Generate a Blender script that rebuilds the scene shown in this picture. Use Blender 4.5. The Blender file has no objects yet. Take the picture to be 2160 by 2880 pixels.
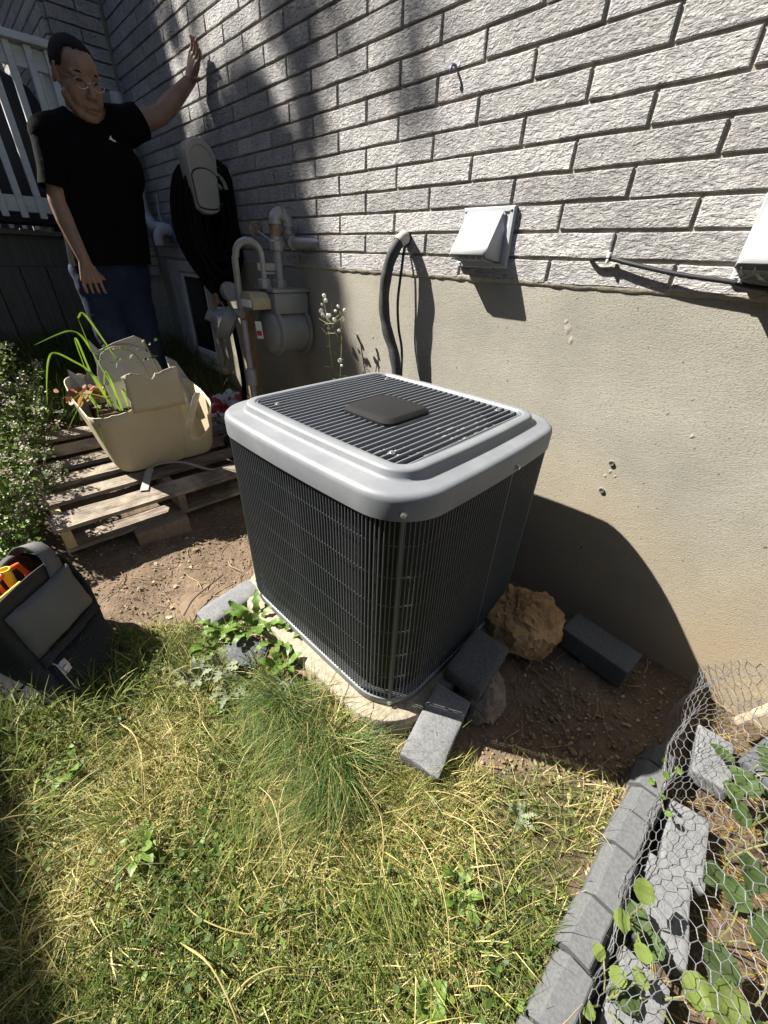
import bpy, bmesh, math, random
import numpy as np
from mathutils import Vector, Matrix, Euler, noise as mnoise
random.seed(7); rng = np.random.default_rng(7)
PI = math.pi; R = math.radians
SC = bpy.context.scene
COL = SC.collection

# ------------------------------------------------------------ camera, sky, sun, exposure
cam_d = bpy.data.cameras.new('camera'); cam = bpy.data.objects.new('camera', cam_d); COL.objects.link(cam)
cam_d.sensor_fit = 'VERTICAL'; cam_d.sensor_height = 36.0; cam_d.lens = 1110.18/2880*36.0
cam_d.clip_start = 0.02; cam_d.clip_end = 500
CAMP = Vector((1.40028, -1.40329, 1.19938))
az, pit, roll = -0.7816, -0.569, 0.0433
fw = Vector((math.sin(az)*math.cos(pit), math.cos(az)*math.cos(pit), math.sin(pit)))
rt = fw.cross(Vector((0, 0, 1))).normalized(); up = rt.cross(fw)
rt2 = math.cos(roll)*rt + math.sin(roll)*up; up2 = -math.sin(roll)*rt + math.cos(roll)*up
cam.matrix_world = Matrix(((rt2.x, up2.x, -fw.x, CAMP.x), (rt2.y, up2.y, -fw.y, CAMP.y), (rt2.z, up2.z, -fw.z, CAMP.z), (0, 0, 0, 1)))
SC.camera = cam
FPX = 1110.18
def pix(p):                      # where a world point falls in the frame (only to decide which bricks are in view)
    d = Vector(p) - CAMP; z = d.dot(fw)
    if z < 0.05: return None
    return (1080 + FPX*d.dot(rt2)/z, 1440 - FPX*d.dot(up2)/z, z)

SUN_TO = Vector((-0.82, -0.50, 1.0)).normalized()
w = bpy.data.worlds.new('World'); SC.world = w; w.use_nodes = True
nt = w.node_tree; bg = nt.nodes['Background']
sky = nt.nodes.new('ShaderNodeTexSky'); sky.sky_type = 'NISHITA'; sky.sun_disc = False
sky.sun_elevation = math.asin(SUN_TO.z); sky.sun_rotation = math.atan2(SUN_TO.x, SUN_TO.y) % (2*PI)
nt.links.new(sky.outputs[0], bg.inputs[0]); bg.inputs[1].default_value = 0.05
sl = bpy.data.lights.new('sun', 'SUN'); sl.energy = 5.0; sl.angle = R(0.53); sl.color = (1.0, 0.95, 0.87)
so = bpy.data.objects.new('sun', sl); COL.objects.link(so); so.location = (-6, -5, 9)
so.rotation_euler = (-SUN_TO).to_track_quat('-Z', 'Y').to_euler()
SC.view_settings.view_transform = 'Standard'; SC.view_settings.look = 'None'
SC.view_settings.exposure = 1.68; SC.view_settings.gamma = 1.0
SC.view_settings.use_curve_mapping = False
SC.render.engine = 'CYCLES'
SC.cycles.max_bounces = 6; SC.cycles.transparent_max_bounces = 6; SC.cycles.use_adaptive_sampling = True

# ------------------------------------------------------------ helpers
WL = {}
def wloc(o): return WL.get(o.name, Vector((0, 0, 0)))
def tag(o, label=None, cat=None, group=None, kind=None):
    if label: o['label'] = label
    if cat: o['category'] = cat
    if group: o['group'] = group
    if kind: o['kind'] = kind
    return o
def thing(name, loc, label, cat, group=None):
    o = bpy.data.objects.new(name, None); COL.objects.link(o); o.location = loc
    o.empty_display_size = 0.05
    WL[o.name] = Vector(loc)
    return tag(o, label, cat, group)
def link_mesh(name, me, m, parent=None, at=None):
    if m is not None and not me.materials: me.materials.append(m)
    o = bpy.data.objects.new(name, me); COL.objects.link(o)
    if parent is not None:
        o.parent = parent; WL[o.name] = wloc(parent)
        if at is not None:
            o.location = Vector(at) - wloc(parent); WL[o.name] = Vector(at)
    elif at is not None:
        o.location = at; WL[o.name] = Vector(at)
    return o
def inst(name, me, parent, at, rot=None, scale=None):
    o = bpy.data.objects.new(name, me); COL.objects.link(o)
    o.parent = parent; o.location = Vector(at) - wloc(parent); WL[o.name] = Vector(at)
    if rot is not None: o.rotation_euler = rot
    if scale is not None: o.scale = scale
    return o
def np_mesh(name, V, F, smooth=False):
    """V (n,3), F (m,k) with one k for all faces"""
    V = np.asarray(V, np.float32); F = np.asarray(F, np.int32)
    me = bpy.data.meshes.new(name); k = F.shape[1]
    me.vertices.add(len(V)); me.vertices.foreach_set('co', V.ravel())
    me.loops.add(F.size); me.loops.foreach_set('vertex_index', F.ravel())
    me.polygons.add(len(F)); me.polygons.foreach_set('loop_start', np.arange(0, F.size, k, dtype=np.int32))
    me.polygons.foreach_set('loop_total', np.full(len(F), k, np.int32))
    if smooth: me.polygons.foreach_set('use_smooth', np.ones(len(F), bool))
    me.update(calc_edges=True); me.validate()
    return me
class MB:
    def __init__(s): s.v = []; s.f = []
    def add(s, vs, fs):
        o = len(s.v); s.v += [tuple(v) for v in vs]; s.f += [tuple(i+o for i in f) for f in fs]; return s
    def box(s, c, size, rot=None, top=None):
        x, y, z = [d/2 for d in size]; tx, ty = top if top else (1, 1)
        vs = [Vector((sx*x*(tx if sz > 0 else 1), sy*y*(ty if sz > 0 else 1), sz*z)) for sz in (-1, 1) for sy in (-1, 1) for sx in (-1, 1)]
        if rot is not None:
            M = rot if isinstance(rot, Matrix) else Euler(rot).to_matrix()
            vs = [M @ v for v in vs]
        c = Vector(c)
        return s.add([v+c for v in vs], [(0, 2, 3, 1), (4, 5, 7, 6), (0, 1, 5, 4), (2, 6, 7, 3), (0, 4, 6, 2), (1, 3, 7, 5)])
    def loft(s, rings, cap=(True, True), closed=True):
        n = len(rings[0]); vs = [p for r in rings for p in r]; fs = []
        for i in range(len(rings)-1):
            for j in range(n if closed else n-1):
                a = i*n+j; b = i*n+(j+1) % n; fs.append((a, b, b+n, a+n))
        if cap[0]: fs.append(tuple(range(n-1, -1, -1)))
        if cap[1]: fs.append(tuple((len(rings)-1)*n+j for j in range(n)))
        return s.add(vs, fs)
    def tube(s, path, r, n=8, cap=True, flat=None):
        P = [Vector(p) for p in path]; rs = r if isinstance(r, (list, tuple)) else [r]*len(P)
        rings = []; prev = None
        for i, p in enumerate(P):
            t = (P[min(i+1, len(P)-1)] - P[max(i-1, 0)]).normalized()
            if prev is None:
                a = Vector((0, 0, 1)) if abs(t.z) < 0.9 else Vector((1, 0, 0))
                u = t.cross(a).normalized()
            else:
                u = (prev - t*prev.dot(t)).normalized()
            prev = u; v = t.cross(u)
            fl = flat if flat else 1
            rings.append([p + rs[i]*(math.cos(2*PI*k/n)*u + fl*math.sin(2*PI*k/n)*v) for k in range(n)])
        return s.loft(rings, (cap, cap))
    def lathe(s, prof, n=20, M=None, cap=(True, True)):
        M = M or Matrix()
        return s.loft([[M @ Vector((r*math.cos(2*PI*k/n), r*math.sin(2*PI*k/n), z)) for k in range(n)] for r, z in prof], cap)
    def prism(s, poly, z0, z1, M=None):
        M = M or Matrix()
        return s.loft([[M @ Vector((x, y, z)) for x, y in poly] for z in (z0, z1)])
    def mesh(s, name, off=Vector((0, 0, 0)), smooth=None, bevel=None, recalc=True):
        me = bpy.data.meshes.new(name)
        me.from_pydata([(v[0]-off[0], v[1]-off[1], v[2]-off[2]) for v in s.v], [], s.f)
        if bevel or recalc:
            bm = bmesh.new(); bm.from_mesh(me)
            if recalc: bmesh.ops.recalc_face_normals(bm, faces=bm.faces)
            if bevel:
                es = [e for e in bm.edges if len(e.link_faces) == 2 and e.calc_face_angle() > 0.6]
                bmesh.ops.bevel(bm, geom=es, offset=bevel[0], segments=bevel[1], affect='EDGES', profile=0.5, clamp_overlap=True)
            bm.to_mesh(me); bm.free()
        if smooth is not None:
            me.polygons.foreach_set('use_smooth', np.ones(len(me.polygons), bool))
            me.set_sharp_from_angle(angle=R(smooth))
        me.update()
        return me
    def build(s, name, m, parent=None, at=None, smooth=None, bevel=None, recalc=True):
        off = wloc(parent) if parent is not None else Vector(at or (0, 0, 0))
        me = s.mesh(name, off, smooth, bevel, recalc)
        return link_mesh(name, me, m, parent, None if parent is not None else off)
def curve_pts(ctrl, n=12):
    """Catmull-Rom through control points"""
    P = [Vector(c) for c in ctrl]; P = [2*P[0]-P[1]] + P + [2*P[-1]-P[-2]]; out = []
    for i in range(1, len(P)-2):
        for k in range(n):
            t = k/n; a, b, c, d = P[i-1:i+3]
            out.append(0.5*((2*b) + (c-a)*t + (2*a-5*b+4*c-d)*t*t + (3*b-a-3*c+d)*t**3))
    out.append(P[-2]); return out
def arc(c, r, a0, a1, u, v, n=10):
    c, u, v = Vector(c), Vector(u), Vector(v)
    return [c + r*(math.cos(a)*u + math.sin(a)*v) for a in np.linspace(a0, a1, n)]
def sstep(a, b, x):
    t = np.clip((np.asarray(x, float)-a)/(b-a), 0, 1); return t*t*(3-2*t)
def basisM(o, x, y, z):
    x, y, z, o = Vector(x), Vector(y), Vector(z), Vector(o)
    return Matrix(((x.x, y.x, z.x, o.x), (x.y, y.y, z.y, o.y), (x.z, y.z, z.z, o.z), (0, 0, 0, 1)))

# ------------------------------------------------------------ materials
def mat(name, col, rough=0.7, col2=None, ns=12.0, nd=6.0, lo=0.35, hi=0.65, stretch=None, bump=0.0, bs=60.0, bd=0.002, bstretch=None,
        metal=0.0, spec=0.5, rand=0.0, col3=None, ns3=3.0, lo3=0.5, hi3=0.7, transm=0.0, attr=None, trans_col=None):
    m = bpy.data.materials.new(name); m.use_nodes = True; N = m.node_tree.nodes; L = m.node_tree.links
    b = N['Principled BSDF']; b.inputs['Roughness'].default_value = rough; b.inputs['Metallic'].default_value = metal
    b.inputs['Specular IOR Level'].default_value = spec
    if transm: b.inputs['Transmission Weight'].default_value = transm
    tc = N.new('ShaderNodeTexCoord')
    def coords(st):
        if st is None: return tc.outputs['Object']
        mp = N.new('ShaderNodeMapping')
        mp.inputs['Scale'].default_value = st[:3]
        if len(st) > 3: mp.inputs['Rotation'].default_value = st[3:]
        L.new(tc.outputs['Object'], mp.inputs[0]); return mp.outputs[0]
    def noise(sc, det, st):
        n = N.new('ShaderNodeTexNoise'); n.inputs['Scale'].default_value = sc; n.inputs['Detail'].default_value = det
        n.inputs['Roughness'].default_value = 0.62
        L.new(coords(st), n.inputs['Vector']); return n.outputs['Fac']
    def ramp(f, lo, hi):
        r = N.new('ShaderNodeMapRange'); r.inputs[1].default_value = lo; r.inputs[2].default_value = hi; L.new(f, r.inputs[0]); return r.outputs[0]
    def mix(f, a, c, blend='MIX'):
        x = N.new('ShaderNodeMix'); x.data_type = 'RGBA'; x.blend_type = blend
        if hasattr(f, 'links'): L.new(f, x.inputs[0])
        else: x.inputs[0].default_value = f
        for sck, val in ((x.inputs[6], a), (x.inputs[7], c)):
            if hasattr(val, 'links'): L.new(val, sck)
            else: sck.default_value = (*val, 1)
        return x.outputs[2]
    out = None
    if attr:
        at = N.new('ShaderNodeAttribute'); at.attribute_name = attr; out = at.outputs['Color']
    if col2:
        out = mix(ramp(noise(ns, nd, stretch), lo, hi), out if out is not None else col, col2)
    if col3:
        out = mix(ramp(noise(ns3, 5.0, None), lo3, hi3), out if out is not None else col, col3)
    if rand:
        oi = N.new('ShaderNodeObjectInfo')
        r = N.new('ShaderNodeMapRange'); r.inputs[3].default_value = 1-rand; r.inputs[4].default_value = 1+rand*0.6
        L.new(oi.outputs['Random'], r.inputs[0])
        cb = N.new('ShaderNodeCombineColor'); [L.new(r.outputs[0], cb.inputs[i]) for i in range(3)]
        out = mix(1.0, out if out is not None else col, cb.outputs[0], 'MULTIPLY')
    if out is not None: L.new(out, b.inputs['Base Color'])
    else: b.inputs['Base Color'].default_value = (*col, 1)
    if bump:
        h = noise(bs, 6.0, bstretch)
        bp = N.new('ShaderNodeBump'); bp.inputs['Strength'].default_value = bump; bp.inputs['Distance'].default_value = bd
        L.new(h, bp.inputs['Height']); L.new(bp.outputs[0], b.inputs['Normal'])
    if trans_col:                      # thin leaf: part of the light comes through
        tr = N.new('ShaderNodeBsdfTranslucent'); ms = N.new('ShaderNodeMixShader'); ms.inputs[0].default_value = trans_col
        if out is not None: L.new(out, tr.inputs[0])
        else: tr.inputs[0].default_value = (*col, 1)
        L.new(b.outputs[0], ms.inputs[1]); L.new(tr.outputs[0], ms.inputs[2])
        L.new(ms.outputs[0], N['Material Output'].inputs[0])
    return m

def brick_mat():
    m = bpy.data.materials.new('split_face_brick'); m.use_nodes = True; N = m.node_tree.nodes; L = m.node_tree.links
    b = N['Principled BSDF']; b.inputs['Roughness'].default_value = 0.9; b.inputs['Specular IOR Level'].default_value = 0.2
    g = N.new('ShaderNodeNewGeometry')
    def noise(sc, det, rot, st, rough=0.6, dist=0.0):
        mp = N.new('ShaderNodeMapping'); mp.inputs['Rotation'].default_value = rot; mp.inputs['Scale'].default_value = st
        L.new(g.outputs['Position'], mp.inputs[0])
        n = N.new('ShaderNodeTexNoise'); n.inputs['Scale'].default_value = sc; n.inputs['Detail'].default_value = det
        n.inputs['Roughness'].default_value = rough; n.inputs['Distortion'].default_value = dist
        L.new(mp.outputs[0], n.inputs['Vector']); return n.outputs['Fac']
    def rng_(f, a, b_, c=0.0, d=1.0):
        r = N.new('ShaderNodeMapRange'); r.inputs[1].default_value = a; r.inputs[2].default_value = b_
        r.inputs[3].default_value = c; r.inputs[4].default_value = d; L.new(f, r.inputs[0]); return r.outputs[0]
    def mix(f, a, c, bl='MIX'):
        x = N.new('ShaderNodeMix'); x.data_type = 'RGBA'; x.blend_type = bl
        if hasattr(f, 'links'): L.new(f, x.inputs[0])
        else: x.inputs[0].default_value = f
        for sck, val in ((x.inputs[6], a), (x.inputs[7], c)):
            if hasattr(val, 'links'): L.new(val, sck)
            else: sck.default_value = (*val, 1)
        return x.outputs[2]
    c = mix(rng_(noise(14, 5, (0, 0.5, 0), (1, 1, 1)), 0.35, 0.65), (0.42, 0.41, 0.405), (0.56, 0.54, 0.515))
    c = mix(rng_(noise(60, 6, (0, 0.5, 0), (1, 1, 2.2)), 0.5, 0.72), c, (0.23, 0.235, 0.255))  # blue-grey patches paint in the small shadows of the rough face
    oi = N.new('ShaderNodeObjectInfo'); v = rng_(oi.outputs['Random'], 0, 1, 0.80, 1.13)
    cb = N.new('ShaderNodeCombineColor'); [L.new(v, cb.inputs[i]) for i in range(3)]
    c = mix(1.0, c, cb.outputs[0], 'MULTIPLY'); L.new(c, b.inputs['Base Color'])
    h1 = noise(42, 5, (0, 0.62, 0), (1.0, 1, 2.6), 0.6, 0.7)
    h2 = noise(150, 3, (0, 0.55, 0), (1, 1, 2.0), 0.6)
    ad = N.new('ShaderNodeMath'); ad.operation = 'MULTIPLY_ADD'; L.new(h2, ad.inputs[0]); ad.inputs[1].default_value = 0.3; L.new(h1, ad.inputs[2])
    bp = N.new('ShaderNodeBump'); bp.inputs['Strength'].default_value = 1.0; bp.inputs['Distance'].default_value = 0.023
    L.new(ad.outputs[0], bp.inputs['Height']); L.new(bp.outputs[0], b.inputs['Normal'])
    return m

M = {}
M['brick'] = brick_mat()
M['mortar'] = mat('mortar', (0.33, 0.305, 0.25), 0.95, (0.25, 0.23, 0.19), ns=30, bump=0.5, bs=120, bd=0.004)
def concrete_mat():
    m = mat('foundation_concrete', (0.37, 0.35, 0.29), 0.95, (0.255, 0.245, 0.205), ns=2.6, nd=9, lo=0.32, hi=0.68, spec=0.2, col3=(0.17, 0.165, 0.145), ns3=150, lo3=0.5, hi3=0.75)
    N = m.node_tree.nodes; L = m.node_tree.links; b = N['Principled BSDF']; src = b.inputs['Base Color'].links[0].from_socket
    g = N.new('ShaderNodeNewGeometry'); sp = N.new('ShaderNodeSeparateXYZ'); L.new(g.outputs['Position'], sp.inputs[0])
    n = N.new('ShaderNodeTexNoise'); n.inputs['Scale'].default_value = 2.5; n.inputs['Detail'].default_value = 6; L.new(g.outputs['Position'], n.inputs['Vector'])
    a = N.new('ShaderNodeMath'); a.operation = 'MULTIPLY_ADD'; L.new(n.outputs['Fac'], a.inputs[0]); a.inputs[1].default_value = 0.9; L.new(sp.outputs['Z'], a.inputs[2])
    r = N.new('ShaderNodeMapRange'); r.inputs[1].default_value = 1.15; r.inputs[2].default_value = 0.55; r.inputs[3].default_value = 0.0; r.inputs[4].default_value = 0.75; L.new(a.outputs[0], r.inputs[0])
    x = N.new('ShaderNodeMix'); x.data_type = 'RGBA'; L.new(r.outputs[0], x.inputs[0]); L.new(src, x.inputs[6]); x.inputs[7].default_value = (0.31, 0.24, 0.15, 1); 
    pn = N.new('ShaderNodeTexNoise'); pn.inputs['Scale'].default_value = 62; pn.inputs['Detail'].default_value = 2; L.new(g.outputs['Position'], pn.inputs['Vector'])
    pr = N.new('ShaderNodeMapRange'); pr.inputs[1].default_value = 0.69; pr.inputs[2].default_value = 0.74; L.new(pn.outputs['Fac'], pr.inputs[0])
    x2 = N.new('ShaderNodeMix'); x2.data_type = 'RGBA'; L.new(pr.outputs[0], x2.inputs[0]); L.new(x.outputs[2], x2.inputs[6]); x2.inputs[7].default_value = (0.13, 0.12, 0.10, 1); L.new(x2.outputs[2], b.inputs['Base Color'])
    def nz(sc, det, st=(1, 1, 1)):
        mp = N.new('ShaderNodeMapping'); mp.inputs['Scale'].default_value = st; L.new(g.outputs['Position'], mp.inputs[0])
        q = N.new('ShaderNodeTexNoise'); q.inputs['Scale'].default_value = sc; q.inputs['Detail'].default_value = det; q.inputs['Roughness'].default_value = 0.7; L.new(mp.outputs[0], q.inputs['Vector']); return q.outputs['Fac']
    ad = N.new('ShaderNodeMath'); ad.operation = 'MULTIPLY_ADD'; L.new(nz(28, 3, (1, 1, 1.8)), ad.inputs[0]); ad.inputs[1].default_value = 0.45; L.new(nz(230, 5), ad.inputs[2])
    bp = N.new('ShaderNodeBump'); bp.inputs['Strength'].default_value = 0.8; bp.inputs['Distance'].default_value = 0.0035
    L.new(ad.outputs[0], bp.inputs['Height']); L.new(bp.outputs[0], b.inputs['Normal'])
    return m
M['concrete'] = concrete_mat()
M['slab'] = mat('slab_concrete', (0.36, 0.31, 0.235), 0.95, (0.22, 0.185, 0.135), ns=60, bump=0.7, bs=160, bd=0.004, spec=0.2)
M['acpaint'] = mat('grey_metal_paint', (0.15, 0.161, 0.175), 0.5, (0.195, 0.202, 0.21), ns=9, nd=9, lo=0.42, hi=0.75, col3=(0.145, 0.146, 0.145), ns3=26, lo3=0.58, hi3=0.8, bump=0.04, bs=600, bd=0.001, spec=0.4)
M['slat'] = mat('charcoal_coated_steel', (0.11, 0.12, 0.135), 0.42, spec=0.5)
M['louver'] = mat('dark_coated_wire', (0.085, 0.092, 0.10), 0.4, spec=0.5)
M['coil'] = mat('coil_fins', (0.010, 0.011, 0.012), 0.6, (0.028, 0.028, 0.028), ns=25, lo=0.6, hi=0.8, bump=0.4, bs=90, bd=0.003, bstretch=(8, 8, 0.3))
M['lining'] = mat('dusty_grey_lining', (0.16, 0.165, 0.17), 0.7, (0.10, 0.10, 0.10), ns=20)
M['black'] = mat('black_plastic', (0.016, 0.016, 0.017), 0.55)
M['capblk'] = mat('rusty_black_plate', (0.014, 0.014, 0.0145), 0.8, (0.20, 0.17, 0.13), ns=45, lo=0.70, hi=0.73, bump=0.4, bs=60, bd=0.002, spec=0.15)
M['fan'] = mat('fan_aluminium', (0.42, 0.43, 0.44), 0.5, metal=0.2)
M['steel'] = mat('screw_steel', (0.5, 0.5, 0.5), 0.35, metal=0.9)
M['soil'] = mat('soil', (0.19, 0.135, 0.09), 0.95, (0.105, 0.075, 0.05), ns=14, bump=0.8, bs=40, bd=0.012, spec=0.15, attr='ground', col3=(0.22, 0.17, 0.12), ns3=70, lo3=0.58, hi3=0.72)
M['leafdark'] = mat('cedar_leaf', (0.035, 0.06, 0.018), 0.7, trans_col=0.15)
M['bark'] = mat('bark', (0.12, 0.085, 0.06), 0.95, (0.06, 0.045, 0.035), ns=20, stretch=(3, 3, 0.4), bump=0.6, bs=30, bd=0.01)

# ------------------------------------------------------------ ground
def gz(x, y):
    x = np.asarray(x, float); y = np.asarray(y, float)
    z = 0.26*sstep(-0.25, -1.5, x) + 0.24*sstep(-1.5, -2.9, x)
    z = z - 0.035*sstep(1.60, 1.66, x - 0.0*y)*sstep(-2.0, -1.6, y)*(1-sstep(2.6, 3.0, x))
    z = z + 0.018*np.sin(x*3.1+1.0)*np.cos(y*2.7) * (1-sstep(-0.3, -0.8, y)*0)
    z = z + 0.045*sstep(-1.22, -1.0, y)*sstep(-0.5, -0.7, y)*sstep(1.0, 0.75, x)*sstep(0.0, 0.2, x)
    return z - 0.006
def gzf(x, y): return float(gz(x, y))
def lawn_mask(x, y):
    """1 on the lawn, 0 on bare soil"""
    x = np.asarray(x, float); y = np.asarray(y, float)
    edge = np.interp(x, [-3, -1.3, -0.6, -0.15, 0.05, 0.18, 0.32, 0.5, 0.8, 1.05, 1.25, 1.4, 1.55, 1.7],
                        [-1.9, -1.95, -1.75, -1.62, -1.35, -1.12, -1.05, -1.08, -0.99, -0.92, -0.80, -0.60, -0.55, -0.55])
    m = sstep(0.03, -0.05, y-edge)
    m = m*(1-sstep(1.50, 1.56, x))
    back = sstep(-1.55, -1.75, x)          # grass beyond the pallet in front of the deck
    return np.maximum(m, back)
def grid_axis(dense, outer):
    return np.array(sorted(set(np.round(np.concatenate([dense, outer]), 4))))
gx = grid_axis(np.arange(-3.2, 2.8, 0.02), np.array([-60, -30, -15, -8, -5, -4, 3.5, 5, 8, 15, 30, 60]))
gy = grid_axis(np.arange(-2.6, 0.041, 0.02), np.array([-60, -30, -15, -8, -5, -3.5, 0.3, 1, 5, 20, 60]))
X, Y = np.meshgrid(gx, gy)
Z = gz(X, Y)
nf = np.array([mnoise.fractal(Vector((x*4, y*4, 0.3)), 0.8, 2.1, 5) for x, y in zip(X.ravel(), Y.ravel())]).reshape(X.shape)
nf2 = np.array([mnoise.noise(Vector((x*38, y*38, 1.3))) for x, y in zip(X.ravel(), Y.ravel())]).reshape(X.shape)
LM = lawn_mask(X, Y)
Z = Z + 0.009*nf + 0.0045*nf2*(1-LM)
V = np.stack([X.ravel(), Y.ravel(), Z.ravel()], 1)
ny_, nx_ = X.shape
I = (np.arange(ny_-1)[:, None]*nx_ + np.arange(nx_-1)[None]).ravel()
F = np.stack([I, I+1, I+nx_+1, I+nx_], 1)
me = np_mesh('ground', V, F, True)
ca = me.color_attributes.new('ground', 'FLOAT_COLOR', 'POINT')
soilc = np.array([0.165, 0.12, 0.083]); lawnc = np.array([0.055, 0.048, 0.022]); bedc = np.array([0.05, 0.038, 0.028])
bed = (sstep(1.58, 1.62, X)*sstep(-2.2, -1.9, Y))[..., None]
shd = LM[..., None]
cc = soilc*(1-shd) + lawnc*shd; cc = cc*(1-bed) + bedc*bed
cc = cc*(1+0.25*nf[..., None])
ca.data.foreach_set('color', np.concatenate([np.clip(cc, 0.01, 1), np.ones((*X.shape, 1))], 2).astype(np.float32).ravel())
ground = link_mesh('ground', me, M['soil']); tag(ground, kind='structure', label='bare brown soil and lawn beside the house')

# ------------------------------------------------------------ house: foundation, brick veneer, mortar
BL, CH, Z0 = 0.3511, 0.07, 1.1501
XC = -2.855; YC = -0.345
house = thing('brick_house', (0, 0, 0), 'house wall of pale grey split face brick above a bare concrete foundation', 'house')
fb = MB()
fb.box(((XC+6)/2, 0.15, 0.22), (6-XC, 0.30, 1.86)).build('foundation', M['concrete'], house)
mb = MB()
mb.box(((XC+6)/2, 0.1525, 2.55), (6-XC, 0.30, 2.80)).build('mortar', M['mortar'], house)
mb = MB(); mb.box((XC-1.5+0.0, YC/2+0.150, 2.0), (3.0-0.030+0.018, 0.30-YC-0.03+0.02, 3.9)).build('mortar', M['mortar'], house)
def brick_mesh(w, h, d, seed):
    r = random.Random(seed)
    n = 7; top = []; bot = []
    j = lambda a: r.uniform(-a, a)
    outer = []; inner = []
    for i in range(n):
        outer.append((-w/2 + w*i/(n-1), -h/2 + j(0.0012)))
    for i in range(n):
        outer.append((w/2 - w*i/(n-1), h/2 + j(0.0012)))
    vs = []; c = 0.0022
    for x, z in outer:
        vs.append((x*(1-0.0), 0.0, z))
    for x, z in outer:
        vs.append((x, -d+c+j(0.001), z))
    for x, z in outer:
        vs.append((x - math.copysign(c+abs(j(0.0015)), x) if abs(x) > w*0.45 else x, -d+j(0.0015), z - math.copysign(c, z)))
    k = len(outer); fs = []
    for a in (0, k):
        for i in range(k):
            fs.append((a+i, a+(i+1) % k, a+k+(i+1) % k, a+k+i))
    for i in range(n-1):
        fs.append((2*k+i, 2*k+i+1, 3*k-2-i, 3*k-1-i))
    b = MB(); b.add(vs, fs); me = b.mesh('brick')
    me.materials.append(M['brick']); return me
JT = 0.0092
variants = {}
def vmesh(wid, seed):
    key = (round(wid, 3), seed % 5)
    if key not in variants: variants[key] = brick_mesh(wid-JT, CH-JT, 0.027, hash(key) & 0xffff)
    return variants[key]
cand = []
for k in range(0, 34):
    zc = Z0 + (k+0.5)*CH
    off = 0.0 if k % 2 == 0 else -0.5
    for j in range(-9, 18):
        x0 = (j+off)*BL; x1 = x0+BL
        if x1 <= XC+0.02 or x0 > 5.5: continue
        x0c = max(x0, XC+0.022)
        pc = pix(((x0c+x1)/2, 0, zc))
        vis = pc is not None and -130 < pc[0] < 2290 and -60 < pc[1] < 2000
        dist = (Vector(((x0c+x1)/2, 0, zc))-CAMP).length
        cand.append((0 if vis else 1, dist, (x0c+x1)/2, 0.0225, zc, x1-x0c, 0.0, k*31+j))
for k in range(-2, 26):
    zc = Z0 + (k+0.5)*CH
    for (a, b_) in (((0.022, 0.345),) if k % 2 == 0 else ((0.022, 0.17), (0.17, 0.345))):
        cand.append((0 if 0 <= k < 22 else 1, 4.6, XC, -(a+b_)/2, zc, b_-a, PI/2, k*17))
    for j in range(0, 5):
        a = XC - 0.0 - (j + (0.5 if k % 2 else 0.0))*BL + (0.0)
        lo_, hi_ = a-BL, min(a, XC+0.0)
        if k % 2 and j == 0: cand.append((1, 5.1, XC-0.5*BL/2, YC, zc, 0.5*BL, 0.0, k*13))
        cand.append((0 if (j < 2 and 8 < k < 22) else 1, 5.0+j*0.3, (lo_+hi_)/2, YC, zc, hi_-lo_, 0.0, k*13+j))
cand.sort(key=lambda t: (t[0], t[1]))
print('bricks in view', sum(1 for c in cand if c[0] == 0), 'of', len(cand))
rest_v, rest_f = [], []
for i, (_, _, x, y, z, wd, rz, sd) in enumerate(cand):
    me = vmesh(wd, sd)
    if i < 300:
        inst('brick', me, house, (x+0.0, y-0.0 if rz == 0 else y, z), (random.uniform(-0.006, 0.006), random.uniform(-0.004, 0.004), rz+random.uniform(-0.004, 0.004)))
    else:
        Mx = Matrix.Translation((x, y, z)) @ Matrix.Rotation(rz, 4, 'Z'); o = len(rest_v)
        rest_v += [tuple(Mx @ v.co) for v in me.vertices]; rest_f += [tuple(q+o for q in p.vertices) for p in me.polygons]
b = MB(); b.v = rest_v; b.f = rest_f
tag(b.build('brick_courses', M['brick'], house), kind='stuff')

# ------------------------------------------------------------ concrete pad and air conditioner
ACX, ACY, ACA, ACB, ACT, ACR = 0.568, -0.564, 0.400, 0.374, 0.0387, 0.133
def outline(a, b_, r, bow=0.002, n=10, nc=8, z=0.0):
    pts = []
    for k in range(4):
        h, w_ = (b_, a) if k % 2 == 0 else (a, b_)
        P = [(t, -(h+bow*(1-(t/(w_-r))**2))) for t in np.linspace(-(w_-r), w_-r, n)]
        P += [(w_-r+r*math.cos(q), -(h-r)+r*math.sin(q)) for q in np.linspace(-PI/2, 0, nc+2)[1:-1]]
        c_, s_ = math.cos(k*PI/2), math.sin(k*PI/2)
        pts += [(x*c_-y*s_, x*s_+y*c_) for x, y in P]
    c_, s_ = math.cos(ACT), math.sin(ACT)
    return [Vector((x*c_-y*s_+ACX, x*s_+y*c_+ACY, z)) for x, y in pts]
def ring_at(inset, z, bow=0.002, nc=8):
    return outline(ACA-inset, ACB-inset, max(ACR-inset, 0.03), bow, 10, nc, z)
pad = MB().loft([ring_at(-0.055, -0.03), ring_at(-0.055, 0.055), ring_at(-0.05, 0.068), ring_at(-0.035, 0.074)])
tag(pad.build('concrete_pad', M['slab'], None, (ACX, ACY, -0.03), smooth=40), 'weathered tan concrete pad under the air conditioner', 'slab')

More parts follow.
